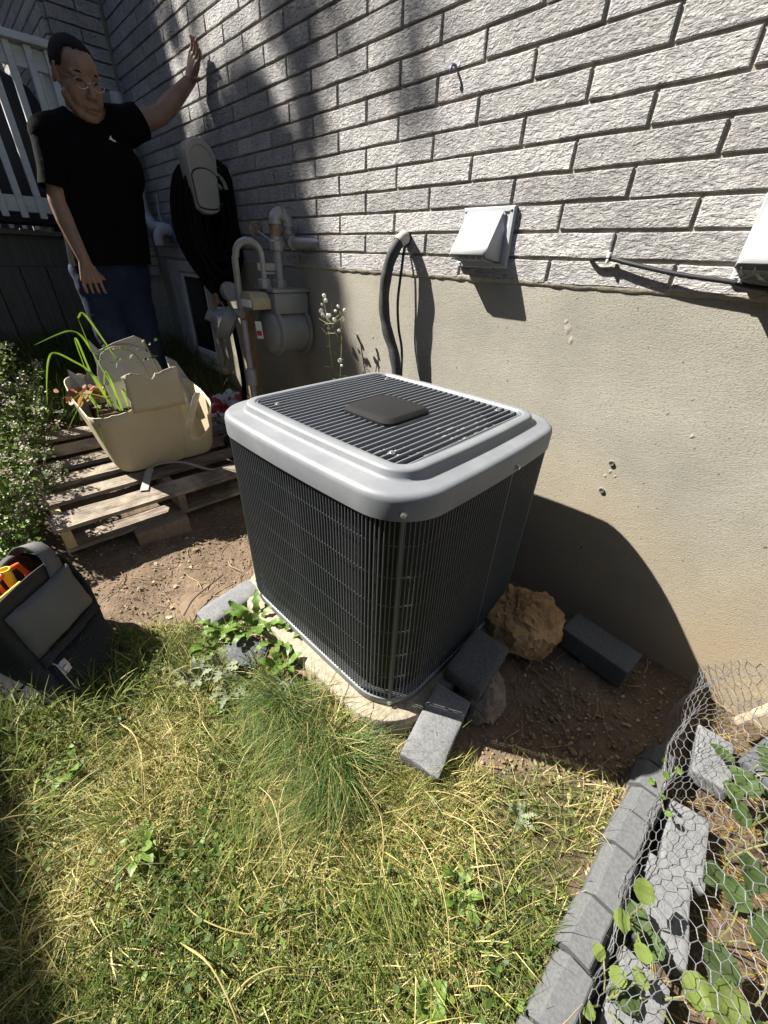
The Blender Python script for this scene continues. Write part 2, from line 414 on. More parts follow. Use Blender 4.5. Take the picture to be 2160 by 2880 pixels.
ac = thing('air_conditioner', (ACX, ACY, 0.074), 'square grey outdoor air conditioner with louvred charcoal sides and slatted top', 'air conditioner')
MB().loft([ring_at(-0.002, 0.074), ring_at(-0.005, 0.080), ring_at(-0.005, 0.104), ring_at(0.0, 0.108), ring_at(0.03, 0.108)], (True, True)).build('base_pan', M['acpaint'], ac, smooth=40)
MB().loft([ring_at(0.026, 0.106), ring_at(0.026, 0.752)], (False, False)).build('coil', M['coil'], ac, smooth=50)
MB().loft([ring_at(0.05, 0.752), ring_at(0.05, 0.112), ring_at(0.08, 0.112)], (False, True)).build('coil_lining', M['lining'], ac, smooth=50)
# lid with a raised field
opening = 0.0905
prof = [(0.004, 0.738), (-0.006, 0.738), (-0.0065, 0.782), (-0.004, 0.792), (0.003, 0.7985), (0.012, 0.800), (0.048, 0.8015), (0.054, 0.8035), (0.058, 0.809), (0.0605, 0.819),
        (0.0635, 0.8235), (0.070, 0.8255), (0.084, 0.8265), (0.0880, 0.8255), (0.0905, 0.822), (0.0905, 0.800)]
MB().loft([ring_at(i_, z_, 0.006, 10) for i_, z_ in prof], (False, False)).build('lid', M['acpaint'], ac, smooth=55)
# slats
c_, s_ = math.cos(ACT), math.sin(ACT)
def acl(x, y, z): return Vector((x*c_-y*s_+ACX, x*s_+y*c_+ACY, z))
NS = 28; ow, oh = ACA-opening, ACB-opening
sec = [(-0.0026, -0.009), (0.0026, -0.009), (0.0036, -0.002), (0.002, 0.0012), (-0.002, 0.0012), (-0.0036, -0.002)]
b = MB(); b.loft([[Vector((x, yy, z)) for x, z in sec] for yy in (-oh-0.004, oh+0.004)])
sl_me = b.mesh('slat', smooth=40); sl_me.materials.append(M['slat'])
for i in range(NS):
    x = -ow + 2*ow*(i+0.5)/NS
    inst('slat', sl_me, ac, acl(x, 0, 0.8195), (0, 0, ACT))
b = MB()
b.loft([ring_at(opening+i_, z_, 0.004) for i_, z_ in ((-0.003, 0.809), (-0.002, 0.8225), (0.004, 0.8235), (0.008, 0.8195), (0.008, 0.807))], (False, False)).build('grille_frame', M['slat'], ac, smooth=50)
b = MB()
for yy in (-0.16, 0.0, 0.16): b.box(acl(0, yy, 0.802), (2*ow, 0.008, 0.004), (0, 0, ACT))
b.build('cross_wire', M['slat'], ac)
sq = lambda a, r, z: [acl(x+0.02, y-0.03, z) for x, y in [(sx*(a-r)+r*math.cos(q), sy*(a-r)+r*math.sin(q)) for sx, sy, q0 in ((1, 1, 0), (-1, 1, PI/2), (-1, -1, PI), (1, -1, 1.5*PI)) for q in np.linspace(q0, q0+PI/2, 6)]]
MB().loft([sq(0.098, 0.032, 0.8195), sq(0.098, 0.032, 0.827), sq(0.088, 0.028, 0.837), sq(0.083, 0.026, 0.8385)]).build('motor_cover', M['capblk'], ac, smooth=40)
for sx, sy in ((1, 1), (-1, 1), (-1, -1), (1, -1)):
    b = MB(); b.lathe([(0.009, 0), (0.009, 0.0015), (0.005, 0.002), (0.005, 0.005), (0.003, 0.006)], 10, Matrix.Translation(acl(sx*(ow-0.075), sy*(oh-0.045), 0.8207)))
    b.build('grille_screw', M['steel'], ac, smooth=40)
# fan inside
b = MB(); b.lathe([(0.268, 0.68), (0.268, 0.785), (0.30, 0.797)], 40, Matrix.Translation(acl(0, 0, 0)), (False, False)); b.build('fan_shroud', M['lining'], ac, smooth=40)
b = MB(); b.lathe([(0.075, 0.62), (0.075, 0.785), (0.05, 0.80)], 20, Matrix.Translation(acl(0, 0, 0))); b.build('motor', M['black'], ac, smooth=40)
for k in range(4):
    a0 = k*PI/2+0.5; rows = []
    for i in range(6):
        rr = 0.07+0.185*i/5; row = []
        for j in range(5):
            aa = a0 + (j-2)*0.20*(1+0.2*i/5); row.append(acl(rr*math.cos(aa), rr*math.sin(aa), 0.72+(j-2)*0.016))
        rows.append(row)
    bt = [[p-Vector((0, 0, 0.002)) for p in r_] for r_ in rows]
    b = MB(); b.loft([r_ + list(reversed(q_)) for r_, q_ in zip(rows, bt)]); b.build('fan_blade', M['fan'], ac, smooth=40)
# louvre bars round the four sides, spaced along the outline
OL = ring_at(0.0, 0.0, 0.002, 12); OL.append(OL[0])
seg = [(OL[i+1]-OL[i]).length for i in range(len(OL)-1)]; tot = sum(seg); cum = np.concatenate([[0], np.cumsum(seg)])
NB = 260
hh = 0.742-0.106
b = MB(); b.box((0, 0, 0), (0.0030, 0.0042, hh)); bar_me = b.mesh('louver_bar', bevel=(0.0008, 1)); bar_me.materials.append(M['louver'])
for i in range(NB):
    s = tot*(i+0.5)/NB; k = int(np.searchsorted(cum, s)-1); t = (s-cum[k])/seg[k]; p = OL[k].lerp(OL[k+1], t); d = OL[k+1]-OL[k]
    inst('louver_bar', bar_me, ac, (p.x, p.y, 0.106+hh/2), (0, 0, math.atan2(d.y, d.x)))
for zr in (0.196, 0.290, 0.384, 0.478, 0.572, 0.666):
    pr = ring_at(0.0045, zr)
    b = MB(); b.loft([[p + Vector((0, 0, dz)) + (p-Vector((ACX, ACY, zr))).normalized()*dr for p in pr] for dz, dr in ((-0.0018, -0.0015), (-0.0018, 0.0015), (0.0018, 0.0015), (0.0018, -0.0015), (-0.0018, -0.0015))], (False, False))
    b.build('louver_ring', M['louver'], ac)
def rim_pt(ax, ay, out=0.0):       # on the rounded corner of the cabinet, angle ax/ay picks the corner
    r = ACR; return acl(ax*(ACA-r)+ax*(r+out)*math.cos(PI/4), ay*(ACB-r)+ay*(r+out)*math.sin(PI/4), 0)
for ax, ay in ((1, -1), (-1, -1), (1, 1), (-1, 1)):
    p = rim_pt(ax, ay, 0.002)
    b = MB(); b.box((p.x, p.y, 0.106+hh/2), (0.007, 0.009, hh), (0, 0, ACT+PI/4*(1 if ax*ay < 0 else -1)*(-1))); b.build('corner_post', M['louver'], ac, bevel=(0.002, 1))
    for z, o_ in ((0.757, 0.0065), (0.091, 0.005)):
        q = rim_pt(ax, ay, o_); q.z = z; dr = Vector((q.x-ACX, q.y-ACY, 0)).normalized()
        Mx = basisM(q, Vector((0, 0, 1)).cross(dr), Vector((0, 0, 1)), dr)
        b = MB(); b.lathe([(0.0085, -0.001), (0.0085, 0.0015), (0.006, 0.002), (0.0058, 0.007), (0.004, 0.008)], 6, Mx); b.build('screw', M['steel'], ac, smooth=30)
p = acl(ACA+0.001, 0.06, 0.106+hh/2); b = MB(); b.box(p, (0.008, 0.006, hh), (0, 0, ACT)); b.build('side_post', M['louver'], ac, bevel=(0.002, 1))
q = acl(ACA+0.0125, 0.06, 0.752); b = MB(); b.lathe([(0.0085, -0.004), (0.0085, 0.0015), (0.006, 0.002), (0.0058, 0.007)], 6, basisM(q, (-s_, c_, 0), (0, 0, 1), (c_, s_, 0))); b.build('screw', M['steel'], ac, smooth=30)

# ------------------------------------------------------------ fences and a house added round the yard to cut the sky fill
M['fencewood'] = mat('brown_fence_board', (0.10, 0.075, 0.05), 0.9, (0.06, 0.045, 0.03), ns=8, stretch=(6, 6, 0.5), rand=0.2)
fen = thing('added_fence', (0, -3.7, 0), 'unseen brown board fence added to cut the sky light', 'fence')
fe2 = thing('added_fence', (-6.2, -1.5, 0), 'tall brown board fence added beyond the deck to block the bright sky', 'fence')  # dark backdrop added to block bright sky behind the railing
b = MB(); b.box((0, 0, 0), (0.138, 0.02, 1.85)); fb_me = b.mesh('fence_board'); fb_me.materials.append(M['fencewood'])
for i in range(78): inst('fence_board', fb_me, fen, (-4.6+i*0.145, -3.70, 0.95+random.uniform(-0.01, 0.01)))
b = MB(); b.box((0, 0, 0), (0.02, 0.138, 3.0)); f2_me = b.mesh('fence_board'); f2_me.materials.append(M['fencewood'])
for i in range(44): inst('fence_board', f2_me, fe2, (-6.2, -3.6+i*0.145, 1.55+random.uniform(-0.02, 0.02)))
for z in (0.45, 1.5): MB().box((1.0, -3.735, z), (11.4, 0.04, 0.09)).build('fence_rail', M['fencewood'], fen)
M['nbrick'] = mat('dark_brown_brick', (0.11, 0.075, 0.06), 0.9, (0.08, 0.055, 0.045), ns=6)
nb = thing('added_house', (1.5, -4.65, 0), 'unseen dark brown brick house added to cut the sky light', 'house')  # added house, sized to narrow the open sky
MB().box((1.0, -6.65, 2.5), (16.5, 4.0, 5.0)).build('wall', M['nbrick'], nb)
MB().prism([(-2.45, 0), (2.45, 0), (0, 1.4)], -7.5, 9.5, basisM((0, -6.65, 5.0), (0, 1, 0), (0, 0, 1), (1, 0, 0))).build('roof', M['black'], nb)
for x in (0.0, 3.0, 6.0): MB().box((x, -4.66, 3.2), (1.1, 0.06, 1.2)).build('window', M['fan'], nb)
MB().box((2.0, -0.05, 4.25), (9.7, 0.9, 0.12)).build('added_soffit', M['fan'], house)  # unseen eave added above the wall to cut the sky fill

# ------------------------------------------------------------ cedars beyond the left edge: they shade the man, the deck and the left half of the wall
def cedar(cx, cy, h, r, n, seed, label):
    g = np.random.default_rng(seed)
    t = thing('cedar_tree', (cx, cy, gzf(cx, cy)), label, 'tree', 'tall cedars beyond the yard')
    zb = gzf(cx, cy)
    MB().tube([(cx, cy, zb), (cx+0.03, cy, zb+h*0.5), (cx, cy, zb+h*0.97)], [0.13, 0.08, 0.015], 8).build('trunk', M['bark'], t)
    u = g.random(n); zz = zb + 0.5 + (h-0.5)*u
    prof_ = r*np.minimum(1, (1-u)*9+0.05)*(0.85+0.15*np.sin(zz*3+seed))
    clump = 0.72+0.28*np.sin(zz*2.3+seed)*np.sin(3*g.random(n))
    aa = g.random(n)*2*PI; rr = prof_*np.sqrt(g.random(n))*clump
    C = np.stack([cx+rr*np.cos(aa), cy+rr*np.sin(aa), zz], 1)
    d = np.stack([np.cos(aa)*0.35, np.sin(aa)*0.35, np.ones(n)], 1)+g.normal(0, 0.25, (n, 3)); d /= np.linalg.norm(d, axis=1)[:, None]
    s2 = g.normal(0, 1, (n, 3)); s2 -= (s2*d).sum(1)[:, None]*d; s2 /= np.linalg.norm(s2, axis=1)[:, None]
    Ls = 0.16+0.14*g.random(n); Ws = 0.035+0.05*g.random(n)
    V_ = np.stack([C-d*Ls[:, None], C+s2*Ws[:, None], C+d*Ls[:, None], C-s2*Ws[:, None]], 1).reshape(-1, 3) - np.array([cx, cy, zb])
    me = np_mesh('crown', V_, np.arange(4*n).reshape(n, 4)); link_mesh('crown', me, M['leafdark'], t)
def at_ah(a, h): return (0.52*a/0.922+0.854*h/1.0*0.999, -0.854*a/0.922*1.0+0.52*h)
for i, (a, h_, ht, r_, n_) in enumerate(((-0.42, -6.6, 7.2, 0.46, 10000), (-1.3, -6.9, 7.6, 0.62, 12000), (-2.25, -6.7, 8.0, 0.66, 12000), (-3.2, -7.0, 9.4, 0.66, 10000), (-4.2, -6.8, 10.0, 0.66, 9000))):
    px_, py_ = at_ah(a, h_)
    cedar(px_, py_, ht, r_, n_, 11+i, ['slim dark cedar nearest the house wall', 'dark cedar second from the house wall', 'dark cedar in the middle of the row', 'dark cedar second from the far end', 'dark cedar at the far end of the row'][i])
# a taller weeping tree whose hanging sprays streak the brick with shade
def weeping(a0, h0, seed):
    g = np.random.default_rng(seed); cx, cy = at_ah(a0, h0); zb = gzf(cx, cy)
    t = thing('weeping_tree', (cx, cy, zb), 'tall weeping tree with hanging leafy sprays beyond the cedars', 'tree')
    tr = MB(); bx, by = at_ah(a0-1.05, h0-0.7); tr.tube([(bx, by, zb), (bx, by, zb+5), (bx*0.6+cx*0.4, by*0.6+cy*0.4, zb+9.2), (cx, cy, zb+10.4)], [0.14, 0.10, 0.05, 0.03], 8); cs = []
    for k in range(125):
        da = g.uniform(-1.2, 0.46); dh = g.uniform(-0.9, 0.9); ztop = zb+g.uniform(7.5+1.0*min(1, max(0, (da+0.6)/0.8)), 10.2); L_ = g.uniform(0.6, 1.8)
        if da > 0.22 and g.random() < 0.4: continue
        sx, sy = at_ah(da, dh); lean = 0.22*(ztop-zb-7.6)
        n = int(95*L_); u = g.random(n); cs.append(np.stack([cx+sx+g.normal(0, 0.04, n), cy+sy+g.normal(0, 0.04, n), ztop-L_*u], 1))
        if k % 3 == 0: tr.tube([(cx, cy, zb+10.2), (cx+sx*0.6, cy+sy*0.6, max(ztop, zb+9.6)+0.2), (cx+sx, cy+sy, ztop)], [0.02, 0.012, 0.006], 5)
    tr.build('trunk', M['bark'], t)
    C = np.concatenate(cs); n = len(C)
    d = np.stack([g.normal(0, 0.3, n), g.normal(0, 0.3, n), -np.ones(n)], 1); d /= np.linalg.norm(d, axis=1)[:, None]
    s2 = g.normal(0, 1, (n, 3)); s2 -= (s2*d).sum(1)[:, None]*d; s2 /= np.linalg.norm(s2, axis=1)[:, None]
    Ls = (0.05+0.04*g.random(n))[:, None]; Ws = (0.012+0.012*g.random(n))[:, None]
    V_ = np.stack([C-d*Ls, C+s2*Ws, C+d*Ls, C-s2*Ws], 1).reshape(-1, 3) - np.array([cx, cy, zb])
    link_mesh('crown', np_mesh('crown', V_, np.arange(4*n).reshape(n, 4)), M['leafdark'], t)
weeping(-0.42, -6.2, 3)
# ------------------------------------------------------------ things fixed to the wall
M['vent'] = mat('pale_vent_plastic', (0.42, 0.44, 0.46), 0.5, (0.35, 0.365, 0.38), ns=9, nd=9, col3=(0.38, 0.37, 0.34), ns3=14, lo3=0.55, hi3=0.8, bump=0.15, bs=260, bd=0.001, spec=0.3)
M['white'] = mat('white_plastic', (0.62, 0.63, 0.64), 0.5)
M['cable'] = mat('black_rubber', (0.02, 0.02, 0.021), 0.5, spec=0.4)
M['lint'] = mat('lint', (0.55, 0.53, 0.5), 0.9)
M['foam'] = mat('black_foam', (0.022, 0.023, 0.025), 0.75, (0.05, 0.052, 0.055), ns=30, lo=0.5, hi=0.75, bump=0.5, bs=80, bd=0.003)
M['tape'] = mat('grey_putty', (0.40, 0.38, 0.36), 0.85, (0.30, 0.28, 0.26), ns=60, bump=0.4, bs=120)
M['pvc'] = mat('pvc_pipe', (0.40, 0.43, 0.47), 0.4)
M['pvcblue'] = mat('blue_grey_flange', (0.10, 0.13, 0.20), 0.6)
M['frame'] = mat('painted_window_frame', (0.42, 0.42, 0.40), 0.7, (0.30, 0.30, 0.28), ns=20, bump=0.2, bs=60)
M['glass'] = mat('window_glass', (0.012, 0.014, 0.017), 0.08, spec=0.6)
M['meter'] = mat('meter_grey_paint', (0.20, 0.205, 0.20), 0.5, (0.26, 0.26, 0.245), ns=15, lo=0.5, hi=0.75, bump=0.15, bs=200, bd=0.001)
M['regul'] = mat('regulator_grey', (0.13, 0.14, 0.145), 0.5)
M['pipe'] = mat('galvanised_pipe', (0.30, 0.30, 0.29), 0.5, (0.22, 0.2, 0.17), ns=25, lo=0.5, hi=0.8, metal=0.2)
M['index'] = mat('yellowed_index_cover', (0.34, 0.30, 0.19), 0.35, (0.26, 0.23, 0.15), ns=18)
M['rust'] = mat('rusty_pipe', (0.30, 0.22, 0.14), 0.8, (0.14, 0.07, 0.035), ns=40)
M['red'] = mat('red_print', (0.45, 0.03, 0.03), 0.6)
M['paper'] = mat('white_label', (0.7, 0.7, 0.68), 0.7)
M['beige'] = mat('beige_reel_plastic', (0.34, 0.32, 0.285), 0.55, (0.29, 0.275, 0.245), ns=6, bump=0.08, bs=300)
M['hose'] = mat('black_hose', (0.004, 0.004, 0.0045), 0.8, spec=0.12)
M['stake'] = mat('weathered_plank', (0.40, 0.29, 0.17), 0.9, (0.25, 0.18, 0.11), ns=14, stretch=(8, 8, 0.6))
YB = -0.0045
def text_mesh(txt, size, Mx, m, parent, depth=0.0008, shear=0.0, name='lettering'):
    cu = bpy.data.curves.new('lettering', 'FONT'); cu.body = txt; cu.size = size; cu.extrude = depth; cu.shear = shear; cu.align_x = 'CENTER'
    o = bpy.data.objects.new('tmp_text', cu); COL.objects.link(o)
    bpy.context.view_layer.update()
    me = bpy.data.meshes.new_from_object(o.evaluated_get(bpy.context.evaluated_depsgraph_get())); bpy.data.objects.remove(o)
    me.transform(Matrix.Translation(-wloc(parent)) @ Mx); me.name = name
    me.materials.clear(); return link_mesh(name, me, m, parent)
def vent_hood(x0, z0, label, lint=False):
    w_, h_ = 0.200, 0.171
    t = thing('vent_hood', (x0+w_/2, YB, z0), label, 'wall vent', 'vent hoods on the brick wall')
    X_ = lambda x: x0+x
    b = MB(); b.loft([[Vector((X_(a), y, z0+c)) for a, c in ((i_, i_), (w_-i_, i_), (w_-i_, h_-i_), (i_, h_-i_))] for i_, y in ((0, YB), (0, YB-0.010), (0.003, YB-0.013), (0.014, YB-0.014), (0.018, YB-0.010))])
    b.build('back_plate', M['vent'], t, smooth=30)
    # hood: top sheet, two cheeks, thin wall
    th = 0.003; tx0, tx1, tz = 0.016, 0.158, 0.156; bx0, bx1, bz, by = 0.012, 0.160, 0.035, -0.092
    prof_ = []
    def sec(k):      # k 0 top .. 1 bottom edge, a U shaped section (cheek, sheet, cheek)
        y = YB-0.012 + (by-YB+0.012)*k; z = z0+tz+(bz-tz)*k; xa = X_(tx0+(bx0-tx0)*k); xb = X_(tx1+(bx1-tx1)*k); yb = YB-0.011; r_ = 0.010*min(1, k*6+0.1)
        zc = z - 0.012*k
        out = [Vector((xa-0.004, yb, zc)), Vector((xa, y+r_, zc+0.4*r_)), Vector((xa+0.3*r_, y+0.3*r_, z)), Vector((xa+r_, y, z)), Vector((xb-r_, y, z)), Vector((xb-0.3*r_, y+0.3*r_, z)), Vector((xb, y+r_, zc+0.4*r_)), Vector((xb+0.012, yb, zc-0.006))]
        return out
    rings = [sec(k) for k in (0, 0.08, 0.3, 0.55, 0.8, 1.0)]
    b = MB(); b.loft(rings, (False, False), closed=False)
    # the two cheeks close the sides down to the lower edge
    o_ = b.build('hood', M['vent'], t, smooth=40)
    md = o_.modifiers.new('thick', 'SOLIDIFY'); md.thickness = th; md.offset = 1
    # guard grille under the mouth
    b = MB(); zb = z0+bz-0.012
    for i in range(6): x = X_(bx0+0.012+i*(bx1-bx0-0.024)/5); b.tube([(x, by+0.004, zb+0.006), (x, by+0.012, zb), (x, YB-0.012, zb-0.010)], 0.0016, 5)
    for i in range(4): y = by+0.012+i*0.019; z = zb-0.0022*i; b.tube([(X_(bx0+0.004), y, z), (X_(bx1-0.002), y, z)], 0.0016, 5)
    b.build('guard_grille', M['vent'], t)
    for a, c in ((0.010, h_-0.011), (w_-0.012, h_-0.011), (w_-0.012, 0.011), (0.010, 0.011)):
        b = MB(); b.lathe([(0.0045, -0.002), (0.0042, 0.0015), (0.002, 0.0025)], 8, basisM((X_(a), YB-0.0135, z0+c), (1, 0, 0), (0, 0, 1), (0, -1, 0))); b.build('screw', M['steel'], t, smooth=40)
    nrm = Vector((0, -(tz-bz), -(by-YB+0.012))).normalized(); nrm = Vector((0, -0.82, 0.57)).normalized()
    upv = Vector((0, (YB-0.012)-by, tz-bz)).normalized(); nrm = Vector((1, 0, 0)).cross(upv)
    c = Vector((X_(0.075), by, z0+bz)) + upv*0.010 + nrm*0.0008
    text_mesh('Imperial', 0.0125, basisM(c, (1, 0, 0), upv, nrm), M['white'], t, 0.0009, 0.35)
    if lint:
        b = MB(); g = random.Random(3)
        for i in range(16):
            p = Vector((X_(g.uniform(0.02, 0.15)), g.uniform(by+0.01, by+0.05), zb-0.002)); pts = [p]
            for k in range(3): pts.append(pts[-1]+Vector((g.uniform(-0.015, 0.015), g.uniform(-0.008, 0.008), -g.uniform(0.001, 0.009))))
            b.tube(curve_pts(pts, 3), 0.0018, 4)
        b.build('lint', M['lint'], t)
    return t
vent_hood(0.352, 1.1875, 'pale grey vent hood on the brick wall above the air conditioner')
vent_hood(1.179, 1.1855, 'pale vent hood cut off by the right edge with lint hanging in its mouth', True)

t = thing('black_cable', (0.823, -0.02, 1.222), 'black cable clipped to the bricks running down to the right hand vent hood', 'cable')
MB().tube(curve_pts([(0.823, 0.004, 1.222), (0.835, -0.019, 1.2235), (0.882, -0.021, 1.225), (0.95, -0.024, 1.213), (1.066, -0.026, 1.195), (1.183, -0.026, 1.184), (1.30, -0.024, 1.172), (1.9, -0.022, 1.155)], 6), 0.0058, 8).build('sheath', M['cable'], t, smooth=60)
b = MB(); b.box((0.882, -0.023, 1.232), (0.010, 0.014, 0.014)); b.box((0.882, -0.022, 1.218), (0.007, 0.016, 0.010)); b.build('cable_clip', M['white'], t, bevel=(0.002, 1))
t = MB().tube(curve_pts([(0.242, 0.0, 1.722), (0.242, -0.018, 1.720), (0.244, -0.026, 1.710), (0.243, -0.024, 1.700)], 4), 0.004, 6).build('wall_hook', mat('blue_plastic', (0.10, 0.11, 0.25), 0.5), None, (0.242, -0.01, 1.70), smooth=60)
tag(t, 'small blue plastic hook stuck in a mortar joint high on the wall', 'hook')

t = thing('refrigerant_line', (0.10, -0.06, 0.15), 'black foam covered refrigerant line looping from the wall down behind the air conditioner', 'insulated pipe')
main = curve_pts([(0.066, 0.03, 1.268), (0.085, -0.035, 1.272), (0.080, -0.075, 1.235), (0.058, -0.092, 1.16), (0.052, -0.10, 1.05), (0.075, -0.10, 0.95), (0.118, -0.095, 0.86), (0.150, -0.10, 0.76), (0.165, -0.105, 0.55), (0.19, -0.125, 0.35), (0.22, -0.18, 0.24), (0.24, -0.24, 0.22)], 7)
rr_ = [0.0225*(1+0.05*math.sin(i*0.9)) for i in range(len(main))]
MB().tube(main, rr_, 10).build('insulation', M['foam'], t, smooth=60)
MB().tube(main[6:12], 0.0245, 10).build('putty_collar', M['tape'], t, smooth=60)
MB().tube(curve_pts([(0.058, 0.03, 1.26), (0.062, -0.03, 1.255), (0.030, -0.07, 1.17), (0.024, -0.08, 1.05), (0.045, -0.085, 0.96), (0.085, -0.075, 0.88), (0.105, -0.07, 0.80), (0.115, -0.07, 0.70), (0.15, -0.10, 0.4), (0.20, -0.2, 0.28)], 7), 0.0038, 6).build('control_cable', M['cable'], t, smooth=60)
MB().tube(curve_pts([(0.075, 0.03, 1.25), (0.092, -0.03, 1.245), (0.092, -0.045, 1.16), (0.085, -0.05, 1.05), (0.098, -0.05, 0.95), (0.125, -0.05, 0.86), (0.14, -0.06, 0.72), (0.19, -0.1, 0.4), (0.24, -0.2, 0.3)], 7), 0.0062, 6).build('liquid_line', M['foam'], t, smooth=60)
for x, z, r_, lab in ((1.076, 0.651, 0.0085, 'rusty anchor sleeve in the bare concrete wall, upper of two'), (1.077, 0.547, 0.0085, 'rusty anchor sleeve in the bare concrete wall, lower of two'), (1.079, 0.301, 0.007, 'dull anchor sleeve in the concrete wall inside the shadow of the air conditioner')):
    b = MB(); b.lathe([(r_*0.55, -0.004), (r_*0.6, 0.004), (r_, 0.005), (r_, -0.006)], 12, basisM((x, -0.001, z), (1, 0, 0), (0, 0, 1), (0, -1, 0)), (True, False))
    tag(b.build('wall_anchor', M['steel'], None, (x, 0, z), smooth=50), lab, 'anchor', 'anchors in the foundation')
# chipped patches and pits in the concrete face
g = random.Random(5); b = MB()
def blob_disc(b, x, z, rx, rz, d, seed):
    g_ = random.Random(seed); n = 9
    rim = [Vector((x+rx*math.cos(2*PI*k/n)*g_.uniform(0.7, 1.2), 0.001, z+rz*math.sin(2*PI*k/n)*g_.uniform(0.7, 1.2))) for k in range(n)]
    b.add(rim+[Vector((x, -d, z))], [(k, (k+1) % n, n) for k in range(n)])
for i in range(0):
    x = g.uniform(-0.4, 2.0); z = g.uniform(0.05, 1.12); s_q = g.choice([0.003, 0.004, 0.006]); blob_disc(b, x, z, s_q, s_q*0.8, s_q*0.45, i)
for x, z, s_q in ((0.81, 1.03, 0.03), (0.83, 1.0, 0.022), (0.80, 1.05, 0.015), (1.08, 0.62, 0.015), (1.07, 0.60, 0.012), (1.10, 0.61, 0.010), (-0.12, 0.88, 0.016), (1.25, 0.80, 0.014)): blob_disc(b, x, z, s_q*0.7, s_q, 0.0022, int(x*100))
tag(b.build('concrete_pits', mat('bare_aggregate', (0.33, 0.30, 0.25), 0.95, (0.20, 0.185, 0.155), ns=80), house, recalc=False), kind='stuff')
# smeared mortar where the bricks sit on the foundation
b = MB(); rows = []
for i in range(260):
    x = XC+0.02 + i*0.0165; zt = Z0+0.010+0.006*mnoise.noise(Vector((x*9, 0, 0))); zb = Z0-0.006-0.012*abs(mnoise.noise(Vector((x*13, 3, 0)))); dy = -0.0035-0.003*abs(mnoise.noise(Vector((x*21, 7, 0))))
    rows.append([Vector((x, 0.004, zt)), Vector((x, dy, zt-0.003)), Vector((x, dy, zb+0.005)), Vector((x, 0.002, zb))])
b.loft(rows, (False, False), closed=False).build('mortar_bed', mat('pale_mortar', (0.40, 0.37, 0.29), 0.95, (0.31, 0.285, 0.225), ns=40, bump=0.6, bs=90, bd=0.005), house, smooth=60)

# ------------------------------------------------------------ basement window
wf = MB()
for c, s in (((-2.49, -0.016, 0.775), (0.20, 0.032, 0.71)), ((-1.895, -0.014, 0.775), (0.07, 0.028, 0.71)), ((-2.16, -0.015, 1.095), (0.46, 0.030, 0.07)), ((-2.16, -0.020, 0.45), (0.46, 0.040, 0.055))): wf.box(c, s)
win = wf.build('window', M['frame'], house, bevel=(0.004, 1)); 
b = MB()
for c, s in (((-2.37, -0.010, 0.77), (0.035, 0.018, 0.58)), ((-1.95, -0.010, 0.77), (0.035, 0.018, 0.58)), ((-2.16, -0.010, 1.045), (0.385, 0.018, 0.03)), ((-2.16, -0.010, 0.492), (0.385, 0.018, 0.03))): b.box(c, s)
b.build('sash', M['white'], win, bevel=(0.003, 1))
MB().box((-2.16, -0.004, 0.77), (0.40, 0.006, 0.56)).build('pane', M['glass'], win)
MB().box((-2.2, -0.03, 0.40), (0.86, 0.07, 0.04)).build('sill', M['concrete'], win, bevel=(0.006, 1))

# ------------------------------------------------------------ plastic pipes through the wall
def elbow(p, d0, d1, r, R_, b, n=10):
    """quarter bend starting at p along d0 and leaving along d1"""
    p, d0, d1 = Vector(p), Vector(d0), Vector(d1); c = p + d1*R_
    return [c + R_*(-d1*math.cos(a) + d0*math.sin(a)) for a in np.linspace(0, PI/2, n)]
t = thing('plastic_vent_pipe', (-2.40, -0.01, 1.2), 'grey plastic elbow pipe leaving the brick wall above the basement window', 'pipe', 'plastic pipes beside the basement window')
pts = [Vector((-2.40, 0.01, 1.325)), Vector((-2.40, -0.05, 1.325))] + elbow((-2.40, -0.06, 1.325), (0, -1, 0), (0, 0, -1), 0.035, 0.06, None) + [Vector((-2.40, -0.12, 1.225))]
MB().tube(pts, 0.034, 16).build('elbow', M['pvc'], t, smooth=50)
MB().lathe([(0.040, 0), (0.040, 0.035)], 16, basisM((-2.40, -0.012, 1.325), (1, 0, 0), (0, 0, 1), (0, -1, 0))).build('socket', M['pvc'], t, smooth=40)
MB().box((-2.395, -0.018, 1.325), (0.14, 0.012, 0.15)).build('flange', M['pvcblue'], t, bevel=(0.003, 1))
t = thing('plastic_vent_pipe', (-2.66, -0.09, 1.25), 'tall grey plastic pipe curving down to the wall behind the man', 'pipe', 'plastic pipes beside the basement window')
pts = [Vector((-2.69, -0.09, 2.1)), Vector((-2.69, -0.09, 1.48))] + [Vector((-2.69+0.12*(1-math.cos(a)), -0.09+0.03*math.sin(a), 1.46-0.12*math.sin(a))) for a in np.linspace(0.1, PI/2, 9)] + [Vector((-2.48, -0.05, 1.335)), Vector((-2.47, 0.0, 1.335))]
MB().tube(pts, 0.042, 16).build('bend', M['pvc'], t, smooth=50)
for z in (1.47, 1.60): MB().lathe([(0.0455, 0), (0.0455, 0.05)], 16, Matrix.Translation((-2.69, -0.09, z))).build('coupling', M['pvc'], t, smooth=40)
MB().tube(curve_pts([(-2.5, -0.02, 1.33), (-2.53, -0.03, 1.42), (-2.52, -0.025, 1.55)], 6), 0.006, 6).build('drain_tube', M['pvc'], t, smooth=60)

